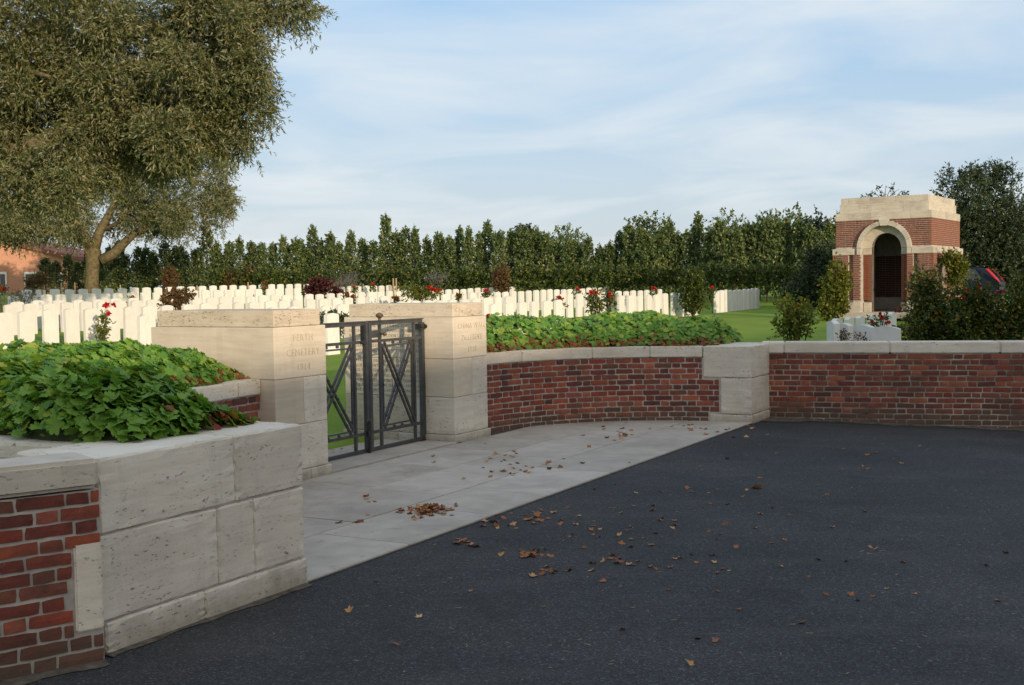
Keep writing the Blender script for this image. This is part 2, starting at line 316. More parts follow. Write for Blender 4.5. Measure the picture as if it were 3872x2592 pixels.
# ------------------------------------------------------------------ object helpers
def props(o, label=None, cat=None, group=None, kind=None):
    if label: o['label'] = label
    if cat: o['category'] = cat
    if group: o['group'] = group
    if kind: o['kind'] = kind
    return o
def link(name, me, parent=None, loc=None, rotz=None):
    o = bpy.data.objects.new(name, me); COL.objects.link(o)
    if parent: o.parent = parent
    if loc is not None: o.location = loc
    if rotz is not None: o.rotation_euler = (0, 0, rotz)
    return o
def thing(name, label, cat, loc=(0, 0, 0), rotz=0, group=None):
    o = link(name, None, None, loc, rotz); o.empty_display_size = 0.2
    return props(o, label, cat, group)
def mesh_np(name, V, F, m, smooth_=False):
    me = bpy.data.meshes.new(name)
    V = np.asarray(V, dtype=np.float32); F = np.asarray(F, dtype=np.int32)
    k = F.shape[1]
    me.vertices.add(len(V)); me.vertices.foreach_set('co', V.ravel())
    me.loops.add(F.size); me.loops.foreach_set('vertex_index', F.ravel())
    me.polygons.add(len(F)); me.polygons.foreach_set('loop_start', np.arange(0, F.size, k, dtype=np.int32))
    me.polygons.foreach_set('loop_total', np.full(len(F), k, dtype=np.int32))
    if smooth_: me.polygons.foreach_set('use_smooth', np.ones(len(F), dtype=bool))
    me.update(); me.validate(); me.materials.append(m)
    return me
def bm_mesh(name, bm, m, smooth_=False):
    me = bpy.data.meshes.new(name); bmesh.ops.recalc_face_normals(bm, faces=bm.faces[:])
    if smooth_:
        for f in bm.faces: f.smooth = True
    bm.to_mesh(me); bm.free(); me.materials.append(m); return me
def bm_box(bm, x0, x1, y0, y1, z0, z1, mtx=None):
    vs = [bm.verts.new(v) for v in ((x0, y0, z0), (x1, y0, z0), (x1, y1, z0), (x0, y1, z0), (x0, y0, z1), (x1, y0, z1), (x1, y1, z1), (x0, y1, z1))]
    if mtx is not None:
        for v in vs: v.co = mtx @ v.co
    fs = [(0, 3, 2, 1), (4, 5, 6, 7), (0, 1, 5, 4), (1, 2, 6, 5), (2, 3, 7, 6), (3, 0, 4, 7)]
    return [bm.faces.new([vs[i] for i in f]) for f in fs], vs
def box(name, x0, x1, y0, y1, z0, z1, m, parent=None, bev=0.006, seg=2, mtx=None, jit=0.0):
    bm = bmesh.new(); bm_box(bm, x0, x1, y0, y1, z0, z1, mtx)
    if jit:
        for v in bm.verts: v.co += Vector((random.uniform(-jit, jit), random.uniform(-jit, jit), random.uniform(-jit, jit)))
    if bev: bmesh.ops.bevel(bm, geom=bm.edges[:], offset=bev, segments=seg, affect='EDGES', profile=0.5)
    return link(name, bm_mesh(name, bm, m), parent)
def bm_tube(bm, pts, radii, n=8, cap=True):
    rings = []
    pts = [Vector(p) for p in pts]
    for i, p in enumerate(pts):
        d = (pts[min(i + 1, len(pts) - 1)] - pts[max(i - 1, 0)]).normalized()
        a = d.orthogonal().normalized() if i == 0 else (rings_a - d * rings_a.dot(d)).normalized()
        rings_a = a; bb = d.cross(a)
        r = radii[i] if hasattr(radii, '__len__') else radii
        rings.append([bm.verts.new(p + (a * math.cos(2 * math.pi * k / n) + bb * math.sin(2 * math.pi * k / n)) * r) for k in range(n)])
    for A, B in zip(rings, rings[1:]):
        for k in range(n): bm.faces.new((A[k], A[(k + 1) % n], B[(k + 1) % n], B[k]))
    if cap:
        bm.faces.new(rings[0][::-1]); bm.faces.new(rings[-1])
def bm_bar(bm, a, b, w, d, side=None):          # square bar from a to b, w across `side`, d along the other
    a = Vector(a); b = Vector(b); ax = (b - a).normalized()
    side = Vector(side) if side is not None else Vector((0, 1, 0))
    side = (side - ax * side.dot(ax)).normalized(); o = ax.cross(side)
    vs = []
    for p in (a, b):
        for i, j in ((-1, -1), (1, -1), (1, 1), (-1, 1)): vs.append(bm.verts.new(p + o * (i * w / 2) + side * (j * d / 2)))
    for f in ((0, 1, 2, 3), (7, 6, 5, 4), (0, 4, 5, 1), (1, 5, 6, 2), (2, 6, 7, 3), (3, 7, 4, 0)): bm.faces.new([vs[i] for i in f])
def bm_ball(bm, c, r, sx=1, sy=1, sz=1, u=8, v=6):
    bmesh.ops.create_uvsphere(bm, u_segments=u, v_segments=v, radius=1, matrix=Matrix.Translation(c) @ Matrix.Diagonal((r * sx, r * sy, r * sz, 1)))
def norm(a): return a / np.maximum(np.linalg.norm(a, axis=-1, keepdims=True), 1e-9)
def rand_dir(n):
    return norm(rng.normal(size=(n, 3)))
def leaf_quads(C, D, L, Wd, Nn=None, droop=0.0):
    """diamond leaves: centres C, directions D, lengths L, widths Wd"""
    n = len(C); D = norm(D)
    Nn = rand_dir(n) if Nn is None else norm(Nn + 0.6 * rng.normal(size=(n, 3)))
    S = norm(np.cross(D, Nn)); U = norm(np.cross(S, D))
    L = np.broadcast_to(np.asarray(L, float), (n,))[:, None]; Wd = np.broadcast_to(np.asarray(Wd, float), (n,))[:, None]
    a = C; t = C + D * L - U * (L * 0.15); mid = C + D * L * 0.45 + U * (L * 0.05)
    V = np.stack([a, mid + S * Wd / 2, t, mid - S * Wd / 2], 1).reshape(-1, 3)
    F = np.arange(4 * n, dtype=np.int32).reshape(n, 4)
    return V, F
def blob_points(blobs, n, shell=0.55, flat=1.0):
    """n random points in a union of ellipsoids ((c),(r)); denser towards the surface, returns points and outward dirs"""
    vol = np.array([np.prod(r) ** (0.8) for c, r in blobs]); pick = rng.choice(len(blobs), n, p=vol / vol.sum())
    d = rand_dir(n); rr = (shell + (1 - shell) * rng.random(n)) ** 1.0
    lump = 1 + 0.16 * np.sin(d[:, 0] * 9 + pick * 1.7) * np.sin(d[:, 1] * 8 + pick) + 0.12 * np.sin(d[:, 2] * 13 + pick * 2.1)
    Cs = np.array([c for c, r in blobs])[pick]; Rs = np.array([r for c, r in blobs])[pick]
    return Cs + d * Rs * (rr * lump)[:, None], norm(d / Rs)
def foliage(name, blobs, n_twigs, per, tw_len, leaf_l, leaf_w, m, parent=None, droop=0.5, shell=0.45, upw=0.0):
    P, D = blob_points(blobs, n_twigs, shell)
    D = norm(D + 0.7 * rng.normal(size=D.shape) + np.array([0, 0, upw]))
    ln = tw_len * (0.5 + rng.random(n_twigs))
    k = rng.random((n_twigs, per)); k.sort(1)
    C = P[:, None, :] + D[:, None, :] * (ln[:, None] * k)[..., None]
    C[..., 2] -= droop * tw_len * (k ** 2) * (0.4 + 0.6 * rng.random((n_twigs, 1)))
    C = C.reshape(-1, 3); DD = np.repeat(D, per, 0) + 0.75 * rng.normal(size=(n_twigs * per, 3)); DD[:, 2] -= droop * 0.6
    sz = 0.65 + 0.7 * rng.random(len(C))
    V, F = leaf_quads(C, DD, leaf_l * sz, leaf_w * sz)
    return link(name, mesh_np(name, V, F, m), parent)

# ------------------------------------------------------------------ ground sheets
def sheet(name, xs, ys, zf, m, kind='structure'):
    X, Y = np.meshgrid(xs, ys); Z = np.vectorize(zf)(X, Y)
    V = np.stack([X, Y, Z], -1).reshape(-1, 3); nx, ny = len(xs), len(ys)
    F = [(j * nx + i, j * nx + i + 1, (j + 1) * nx + i + 1, (j + 1) * nx + i) for j in range(ny - 1) for i in range(nx - 1)]
    o = link(name, mesh_np(name, V, F, m, True)); return props(o, kind=kind)
props(link('ground', mesh_np('ground', [(-1500, -400, -0.6), (1500, -400, -0.6), (1500, 2500, -0.6), (-1500, 2500, -0.6)], [(0, 1, 2, 3)], GROUND)), kind='structure')
def asph_z(x, y):
    return -0.036 * max(0.0, min(x, 7.5) - 2.9) * smooth(6.0, 11, y)
# road: everything on the road side of the walls
AX = [-40, -20, -12, -8, -6, -4.6, -3.8, -3.0, -2.4, -1.8, -1.2, -0.6, 0, 0.6, 1.2, 1.8, 2.4, 2.9, 3.4, 4.0, 4.8, 5.6, 6.6, 8, 11, 16, 30]
def asph_top(x):            # back edge of the asphalt, hidden below walls and paving
    if x < -2.2: return 5.1 + 0.75 * (x + 2.2)
    if x < -1.0: return 5.6 + (x + 2.2) * 1.3
    if x < 3.1: return min(14.4, 7.2 + (x + 1.0) * 2.1)
    return 14.35 - 0.02 * (x - 3.1)
V = []; F = []; K = 24
for i, x in enumerate(AX):
    yt = asph_top(x); yb = -90 if yt > -80 else yt - 10
    for j in range(K):
        u = j / (K - 1); y = yb + (yt - yb) * (1 - (1 - u) ** 3); V.append((x, y, asph_z(x, y)))
for i in range(len(AX) - 1):
    for j in range(K - 1): F.append((i * K + j, (i + 1) * K + j, (i + 1) * K + j + 1, i * K + j + 1))
props(link('asphalt_road', mesh_np('asphalt_road', V, F, ASPH, True)), kind='structure')

# lawn: lofted from a line behind the walls out to the fields
edge = [(-60, -38), (-20, -12.5), (-6.2, 3.2), (-2.60, 4.95), (-2.05, 5.75)]
ein = [W(s, t)[:2] for s, t in ((-4.25, -1.9), (-3.9, -0.7), (-3.1, 0.30), (-1.95, 0.75), (-1.06, 0.92), (0, 0.92), (1.06, 0.92), (1.95, 0.75), (3.1, 0.30), (3.9, -0.7), (4.25, -1.9), (4.9, -2.1))]
edge += [tuple(e) for e in ein] + [(3.6, 14.6), (6.3, 14.4), (9, 14.2), (20, 13.5), (70, 10)]
far_ang = np.linspace(R(178), R(-2), len(edge))
V = []; F = []; K = 60
for (x, y), a in zip(edge, far_ang):
    fx, fy = math.cos(a) * 420, 20 + math.sin(a) * 420
    for j in range(K):
        u = (j / (K - 1)) ** 2.6; px, py = x + (fx - x) * u, y + (fy - y) * u
        V.append((px, py, gz(px, py)))
for i in range(len(edge) - 1):
    for j in range(K - 1): F.append((i * K + j, i * K + j + 1, (i + 1) * K + j + 1, (i + 1) * K + j))
props(link('lawn', mesh_np('lawn', V, F, LAWN, True)), kind='structure')

# paving between the piers
pav = props(link('pavement', mesh_np('pavement', [W(-4.2, -2.27, 0.004), W(4.0, -2.27, 0.004), W(4.0, 1.2, 0.004), W(-4.2, 1.2, 0.004)], [(0, 1, 2, 3)], simple('joint_dirt', (0.09, 0.08, 0.065), 0.95, 0.5, 9))), kind='structure')
rz = TH
def slab(s0, s1, t0, t1, z0=0.0, z1=0.016):
    c = W((s0 + s1) / 2, (t0 + t1) / 2, 0); hs, ht = (s1 - s0) / 2 - 0.0065, (t1 - t0) / 2 - 0.0065
    o = box('paving_slab', -hs, hs, -ht, ht, z0, z1 + random.uniform(-0.0015, 0.0015), SLABM, pav, 0.004, 1); o.location = c; o.rotation_euler = (random.uniform(-.001, .001), random.uniform(-.001, .001), rz)
for (t0, t1), js in ((( -2.26, -1.52), (-4.16, -3.1, -2.05, -1.2, 0.0, 1.05, 2.2, 3.15, 3.98)), ((-1.52, -0.80), (-4.14, -2.7, -1.55, -0.55, 0.55, 1.5, 2.6, 3.6, 4.0)), ((-0.80, -0.03), (-3.95, -2.4, -1.45, -0.35, 0.75, 1.75, 2.9, 3.7))):
    for a, b_ in zip(js, js[1:]): slab(a, b_, t0, t1)
slab(-1.06, 0.0, -0.03, 0.62, 0, 0.032); slab(0.0, 1.06, -0.03, 0.62, 0, 0.032)
slab(-1.06, -0.2, 0.62, 1.12, 0, 0.02); slab(-0.2, 1.06, 0.62, 1.12, 0, 0.02)

# ------------------------------------------------------------------ gate pillars
def text_mesh(lines, size, m, name, parent, mtx, gap=1.0, width=None, align='CENTER'):
    """each inscription: one flat lettering mesh"""
    V = []; F = []
    bm = bmesh.new()
    for i, tx in enumerate(lines):
        cu = bpy.data.curves.new('t', 'FONT'); cu.body = tx; cu.size = size; cu.align_x = align; cu.extrude = 0.0012; cu.resolution_u = 2; cu.offset = -0.001 * size / 0.06; cu.space_character = 1.12
        ob = bpy.data.objects.new('t', cu); COL.objects.link(ob)
        dg = bpy.context.evaluated_depsgraph_get(); me = bpy.data.meshes.new_from_object(ob.evaluated_get(dg))
        xs = [v.co.x for v in me.vertices]
        k = 1.0
        if width and xs: k = width / (max(xs) - min(xs)); x0 = min(xs)
        for v in me.vertices:
            if width: v.co.x = (v.co.x - x0) * k - width / 2
            v.co.x, v.co.y = v.co.x, v.co.y - i * gap
        bm.from_mesh(me); bpy.data.objects.remove(ob); bpy.data.meshes.remove(me); bpy.data.curves.remove(cu)
    o = link(name, bm_mesh(name, bm, m), parent); o.matrix_local = mtx
    return o
WP, DP = 0.684, 1.41
ZL, ZT, C1, C2, ZP = 1.330, 1.473, 0.893, 0.492, 0.10
def pillar(s0, label, mirror, front_lines):
    p = thing('gate_pillar', label, 'pillar', W(s0, 0, 0), TH, 'stone pillars at the entrance gate')
    g = 0.0025
    box('wall_core', 0.012, WP - 0.012, 0.012, DP - 0.012, 0.0, ZL - 0.03, MORTAR, p, 0)
    ins = 0.058
    capx = (0.02, WP - ins) if not mirror else (0.02, WP - ins)
    box('cap_stone', capx[0], capx[1], 0.012, DP - ins, ZL + g, ZT, STONE_OLD, p, 0.007)
    box('stone_block', 0, WP, 0, DP, C1 + g, ZL, STONE_TX, p, 0.006)
    j = 0.37
    box('stone_block', 0, j - g, 0, 0.78, C2 + g, C1 - g, STONE_TX, p, 0.005)
    box('stone_block', j + g, WP, 0.0015, 0.78, C2 + g, C1 - g, STONE, p, 0.005)
    box('stone_block', 0.001, WP, 0.785, DP, C2 + g, C1 - g, STONE_TX, p, 0.005)
    box('stone_block', 0.0, WP, 0, 0.5, ZP + g, C2 - g, STONE, p, 0.005)
    box('stone_block', 0.002, WP, 0.505, DP, ZP + g, C2 - g, STONE_OLD, p, 0.005)
    o = 0.024
    box('plinth_stone', -o, 0.42, -o, 0.7, 0.0, ZP - g, STONE, p, 0.007)
    box('plinth_stone', 0.424, WP + o, -o + 0.001, 0.7, 0.0, ZP - g, STONE, p, 0.007)
    box('plinth_stone', -o, WP + o, 0.705, DP + o, 0.0, ZP - g, STONE_OLD, p, 0.007)
    fm = Matrix.Translation((WP / 2 + 0.03, -0.0015, 1.205)) @ Matrix.Rotation(R(90), 4, 'X')
    text_mesh(front_lines, 0.085, LETTER_D, 'inscription', p, fm, 0.125)
    return p
PL = pillar(-1.738, 'left stone gate pillar carved PERTH CEMETERY, in front of the white graves', True, ['PERTH', 'CEMETERY', '1914'])
PR = pillar(1.054, 'right stone gate pillar carved CHINA WALL, with long inscription behind the gate', False, ['CHINA WALL', 'ZILLEBEKE', '1918'])
lines = ['DE BELGISCHE REGEERING SCHONK', 'DEZEN GROND ALS EEUWIG DURENDE', 'RUSTPLAATS DER HELDEN UIT DE VER', 'BONDEN LEGERS DIE HUN LEVENS', 'IN DEN OORLOG 1914 \u2013 1918 GAVEN', 'EN WIER GEDACHTENIS WY HIER EEREN', '',
         'LE TERRAIN DE CE CIMETIERE A ETE', 'GRACIEUSEMENT OFFERT PAR LE PEUPLE', 'BELGE POUR SERVIR DE SEPULTURE PER', 'PETUELLE ET DE REPOS AUX HEROS DES', 'ARMEES ALLIEES TOMBES AU COURS DE', 'LA GRANDE GUERRE DE 1914\u20131918 ET', 'DONT LA MEMOIRE EST ICI HONOREE']
fm = Matrix.Translation((-0.0015, 0.885, 1.225)) @ Matrix.Rotation(R(-90), 4, 'Z') @ Matrix.Rotation(R(90), 4, 'X')
text_mesh(lines, 0.046, LETTER, 'inscription', PR, fm, 0.0535, 0.90)

# ------------------------------------------------------------------ iron gate leaves
def gate_leaf(x0, x1, label, sgn):
    """x0 meeting end, x1 hinge end (local s); sgn=+1 right leaf"""
    g = thing('iron_gate', label, 'gate', W(0, 0.371, 0), TH, 'iron gate leaves')
    def part(name, fn, m=IRON, sm=False):
        bm = bmesh.new(); fn(bm); return link(name, bm_mesh(name, bm, m, sm), g)
    a, b_ = x0, x1
    iv1, iv2 = a + 0.185 * sgn, b_ - 0.145 * sgn
    lo = min(a, b_); hi = max(a, b_)
    def toprail(bm):
        bm_bar(bm, (lo, 0, 1.297), (hi, 0, 1.297), 0.034, 0.030); bm_bar(bm, (lo, 0, 1.320), (hi, 0, 1.320), 0.010, 0.062)
    part('top_rail', toprail)
    part('bottom_rail', lambda bm: bm_bar(bm, (lo, 0, 0.055), (hi, 0, 0.055), 0.036, 0.026))
    part('upper_rail', lambda bm: bm_bar(bm, (lo, -0.004, 1.122), (hi, -0.004, 1.122), 0.028, 0.022))
    part('lower_rail', lambda bm: bm_bar(bm, (lo, -0.004, 0.223), (hi, -0.004, 0.223), 0.030, 0.022))
    part('meeting_stile', lambda bm: bm_bar(bm, (a, 0, 0.04), (a, 0, 1.31), 0.046, 0.040))
    part('hinge_stile', lambda bm: bm_bar(bm, (b_, 0, 0.03), (b_, 0, 1.28), 0.050, 0.044))
    for x in (iv1, iv2): part('upright_bar', lambda bm: bm_bar(bm, (x, 0.002, 0.06), (x, 0.002, 1.29), 0.030, 0.024))
    d1 = iv1 + 0.042 * sgn; d2 = iv2 - 0.042 * sgn
    for x in (d1, d2): part('slim_upright', lambda bm: bm_bar(bm, (x, 0.004, 0.255), (x, 0.004, 1.09), 0.018, 0.018))
    for z in (1.068, 0.268): part('slim_rail', lambda bm: bm_bar(bm, (d1, 0.004, z), (d2, 0.004, z), 0.016, 0.016))
    for dirn in (1, -1):
        for off in (-0.027, 0.027):
            p0 = Vector((d1, 0.006 * dirn, 0.25 if dirn > 0 else 1.09)); p1 = Vector((d2, 0.006 * dirn, 1.09 if dirn > 0 else 0.25))
            ax = (p1 - p0).normalized(); nrm = Vector((-ax.z, 0, ax.x)) * off
            part('diagonal_bar', lambda bm: bm_bar(bm, p0 + nrm, p1 + nrm, 0.021, 0.020))
    studs = []
    for dirn in (1, -1):
        for u in (0.12, 0.26, 0.4, 0.62, 0.76, 0.9):
            for off in (-0.027, 0.027):
                z = 0.25 + 0.84 * u if dirn > 0 else 1.09 - 0.84 * u
                L_ = Vector((d2 - d1, 0, 0.84 * dirn)).normalized()
                studs.append((d1 + (d2 - d1) * u - L_.z * off, -0.013, z + L_.x * off))
    for z in (0.45, 0.68, 0.9):
        studs += [(d1, -0.008, z), (d2, -0.008, z)]
    for i, s_ in enumerate(studs):
        part('stud', lambda bm: bm_ball(bm, s_, 0.0085, u=6, v=4), IRON, True)
    for z in (1.095, 0.245):
        for u in (0.35, 0.62): part('ball', lambda bm: bm_ball(bm, (d1 + (d2 - d1) * u, 0, z), 0.017, 1.2, 1, 0.9), IRON, True)
    part('hinge', lambda bm: (bm_box(bm, b_ - 0.075, b_ + 0.08, -0.03, 0.035, 1.205, 1.265), bm_ball(bm, (b_ + 0.045, -0.035, 1.235), 0.022), bm_ball(bm, (b_ - 0.05, -0.035, 1.235), 0.018)), IRON_D)
    part('pivot', lambda bm: (bm_tube(bm, [(b_, 0, 0.0), (b_, 0, 0.05)], 0.03), bm_box(bm, b_ - 0.07, b_ + 0.02, -0.03, 0.03, 0.01, 0.036)), IRON_D)
    if sgn > 0:
        def fin(bm):
            prof = [(0.012, 1.325), (0.016, 1.332), (0.011, 1.338), (0.016, 1.344), (0.034, 1.362), (0.040, 1.374), (0.034, 1.386), (0.012, 1.398), (0.002, 1.402)]
            bm_tube(bm, [(iv1, 0, z) for r_, z in prof], [r_ for r_, z in prof], 14)
        part('finial', fin, BRASS, True)
        part('lock_box', lambda bm: bm_box(bm, a + 0.03, a + 0.165, -0.004, 0.028, 1.155, 1.225), IRON)
        part('door_knob', lambda bm: (bm_tube(bm, [(iv1, -0.01, 1.19), (iv1, -0.05, 1.19)], 0.009), bm_ball(bm, (iv1, -0.06, 1.19), 0.021)), BRASS, True)
    else:
        part('latch', lambda bm: (bm_box(bm, a - 0.055, a - 0.024, -0.025, 0.02, 1.10, 1.29), bm_tube(bm, [(a - 0.05, -0.03, 1.13), (a - 0.09, -0.035, 1.112), (a - 0.12, -0.035, 1.122)], [0.02, 0.016, 0.008])), IRON_D)
        part('drop_bolt', lambda bm: (bm_tube(bm, [(a - 0.015, -0.034, 0.0), (a - 0.015, -0.034, 0.33)], 0.013), bm_ball(bm, (a - 0.03, -0.05, 0.345), 0.02), bm_box(bm, a - 0.04, a + 0.01, -0.045, -0.02, 0.20, 0.25)), IRON_D)
    return g
gate_leaf(0.088, 1.018, 'dark iron gate leaf topped with a round finial, hinged on the CHINA WALL pillar', 1)
gate_leaf(0.032, -1.010, 'dark iron gate leaf with the drop bolt, half hidden behind the PERTH pillar', -1)

# ------------------------------------------------------------------ walls
def brick_mesh(L, Hh, Dd, nm, m, wear=0.0042):
    out = []
    for k in range(nm):
        bm = bmesh.new(); nx = 5 if L > 0.15 else 3; nz = 3; g = []
        for iz in range(nz):
            row = []
            for ix in range(nx):
                x = -L / 2 + L * ix / (nx - 1); z = -Hh / 2 + Hh * iz / (nz - 1); ex = ix in (0, nx - 1); ez = iz in (0, nz - 1)
                q = wear * (1.25 if ex and ez else 0.9)
                if ex: x += (1 if ix == 0 else -1) * random.uniform(-0.3, 1) * q
                if ez: z += (1 if iz == 0 else -1) * random.uniform(-0.3, 1) * q
                y = random.uniform(-0.0015, 0.0015) + (0.0015 if ex or ez else 0) + (0.0015 if ex and ez else 0)
                row.append(bm.verts.new((x, y, z)))
            g.append(row)
        for iz in range(nz - 1):
            for ix in range(nx - 1): bm.faces.new((g[iz][ix], g[iz][ix + 1], g[iz + 1][ix + 1], g[iz + 1][ix]))
        rim = g[0][:] + [g[iz][-1] for iz in range(1, nz)] + g[-1][-2::-1] + [g[iz][0] for iz in range(nz - 2, 0, -1)]
        bk = [bm.verts.new((v.co.x, Dd, v.co.z)) for v in rim]
        for a in range(len(rim)): bm.faces.new((rim[a], bk[a], bk[(a + 1) % len(rim)], rim[(a + 1) % len(rim)]))
        me = bpy.data.meshes.new('brick'); bmesh.ops.recalc_face_normals(bm, faces=bm.faces[:]); bm.to_mesh(me); bm.free(); me.materials.append(m); out.append(me)
    return out
COURSE = 0.0645
class Path:
    def __init__(s, pts):
        s.p = [Vector(q) for q in pts]; s.d = [0.0]
        for a, b_ in zip(s.p, s.p[1:]): s.d.append(s.d[-1] + (b_ - a).length)
        s.L = s.d[-1]
    def at(s, d):
        d = min(max(d, 0), s.L - 1e-6)
        i = max(k for k in range(len(s.d) - 1) if s.d[k] <= d)
        a, b_ = s.p[i], s.p[i + 1]; t = (b_ - a).normalized()
        # smooth tangent
        u = (d - s.d[i]) / (s.d[i + 1] - s.d[i])
        return a + (b_ - a) * u, t
def sweep(name, path, d0, d1, off0, off1, z0, z1, m, parent, bev=0.01, step=0.12, zf=None):
    """a length of coping or wall following the path; offsets go to the left-hand side of travel * side"""
    n = max(1, int((d1 - d0) / step)); bm = bmesh.new(); prev = None
    for i in range(n + 1):
        d = d0 + (d1 - d0) * i / n; p, t = path.at(d); nn = Vector((-t.y, t.x)) * path.side
        dz = zf(d) if zf else 0
        ring = [bm.verts.new((*(p + nn * o), z)) for o, z in ((off0, z0), (off1, z0), (off1, z1 + dz), (off0, z1 + dz))]
        if prev:
            for k in range(4): bm.faces.new((prev[k], prev[(k + 1) % 4], ring[(k + 1) % 4], ring[k]))
        else: bm.faces.new(ring[::-1])
        prev = ring
    bm.faces.new(prev); bmesh.ops.recalc_face_normals(bm, faces=bm.faces[:])
    if bev:
        es = [e for e in bm.edges if len(e.link_faces) == 2 and e.calc_face_angle(0) > 0.6]
        bmesh.ops.bevel(bm, geom=es, offset=bev, segments=2, affect='EDGES')
    return link(name, bm_mesh(name, bm, m), parent)
def brick_wall(parent, path, rows, ztop, m, mort, seen, lo=lambda z: 0.0, hi=None, course=COURSE, Lb=0.21):
    """bricks in alternating bond on a path; the nearest 300 inside `seen` are parts, the rest one mass"""
    Hh = course - 0.0115; st = brick_mesh(Lb - 0.0115, Hh, 0.06, 7, m); hd = brick_mesh(Lb / 2 - 0.0115, Hh, 0.06, 6, m)
    cand = []
    for r_ in range(rows):
        z = ztop - course * (r_ + 0.5); d = -random.uniform(0, 0.05) - (0.0 if r_ % 2 else 0.158); k = 0
        while d < path.L:
            L_ = Lb if k % 2 == 0 else Lb / 2
            a_, b_ = max(d + 0.0057, lo(z) + 0.005), min(d + L_ - 0.0057, (hi(z) if hi else path.L) - 0.006)
            if b_ - a_ > 0.03: cand.append(((a_ + b_) / 2, z, k % 2, (b_ - a_) / (L_ - 0.0115)))
            d += L_; k += 1
    vis = [q for q in cand if seen(q[0], q[1])]; vis = vis[:300]; vs = set(vis); rest = [q for q in cand if q not in vs]
    def place(q):
        p, t = path.at(q[0]); nn = Vector((-t.y, t.x)) * path.side
        ang = math.atan2(t.y, t.x) if path.side > 0 else math.atan2(-t.y, -t.x)
        return Vector((*(p + nn * (0.0 + random.uniform(-.003, .004))), q[1] + random.uniform(-.002, .002))), ang + random.uniform(-.012, .012)
    for q in vis:
        l, a = place(q); o = link('brick', random.choice(hd if q[2] else st), parent, l); o.rotation_euler = (random.uniform(-.01, .01), random.uniform(-.018, .018), a); o.scale = (q[3], 1, 1)
    if rest:
        bm = bmesh.new()
        for q in rest:
            l, a = place(q); h = ((Lb / 2 if q[2] else Lb) / 2 - 0.005) * q[3]
            bm_box(bm, -h, h, 0, 0.05, -Hh / 2, Hh / 2, Matrix.Translation(l) @ Matrix.Rotation(a, 4, 'Z'))
        o = link('brick_mass', bm_mesh('brick_mass', bm, m), parent); o['kind'] = 'stuff'
def ellipse(sg, n=160):
    return [tuple(W(sg * (1.74 + (2.22 if sg > 0 else 2.405) * math.cos(R(90 - 90 * i / n))), -2.25 + 2.41 * math.sin(R(90 - 90 * i / n)))[:2]) for i in range(n + 1)]
ZC, ZW = 0.90, 0.772
for sg in (1, -1):
    w = thing('curved_wall', 'long curved red brick wall with pale coping below the leafy bed, right of the gate' if sg > 0 else 'short glimpse of curved brick wall between the PERTH pillar and the big foreground pier', 'wall', (0, 0, 0))
    path = Path(ellipse(sg)); path.side = 1 if sg > 0 else -1     # side: away from the road
    sweep('wall_core', path, 0, path.L - 0.3, 0.0105, 0.34, -0.02, ZW - 0.006, MORTAR, w, 0, 0.03)
    hi_ = lambda z: path.L - (0.575 if z > 0.53 else 0.375 if z > 0.10 else 0.50)
    cuts = [0.0, 0.16, 0.80, 1.75, 2.45, path.L - 0.572] if sg > 0 else [0.0, 0.3, 1.25, 2.2, path.L - 0.572]
    for a, b_ in zip(cuts, cuts[1:]): sweep('coping_stone', path, a + 0.001, b_ - 0.001, -0.012, 0.36, ZW, ZC, STONE, w, 0.009)
    if sg > 0: brick_wall(w, path, 12, ZW - 0.004, BRICK, MORTAR, lambda c, z: c < 3.2, hi=hi_)
    else: brick_wall(w, path, 12, ZW - 0.004, BRICK, MORTAR, lambda c, z: c < 0.9 and z > 0.35, hi=hi_)

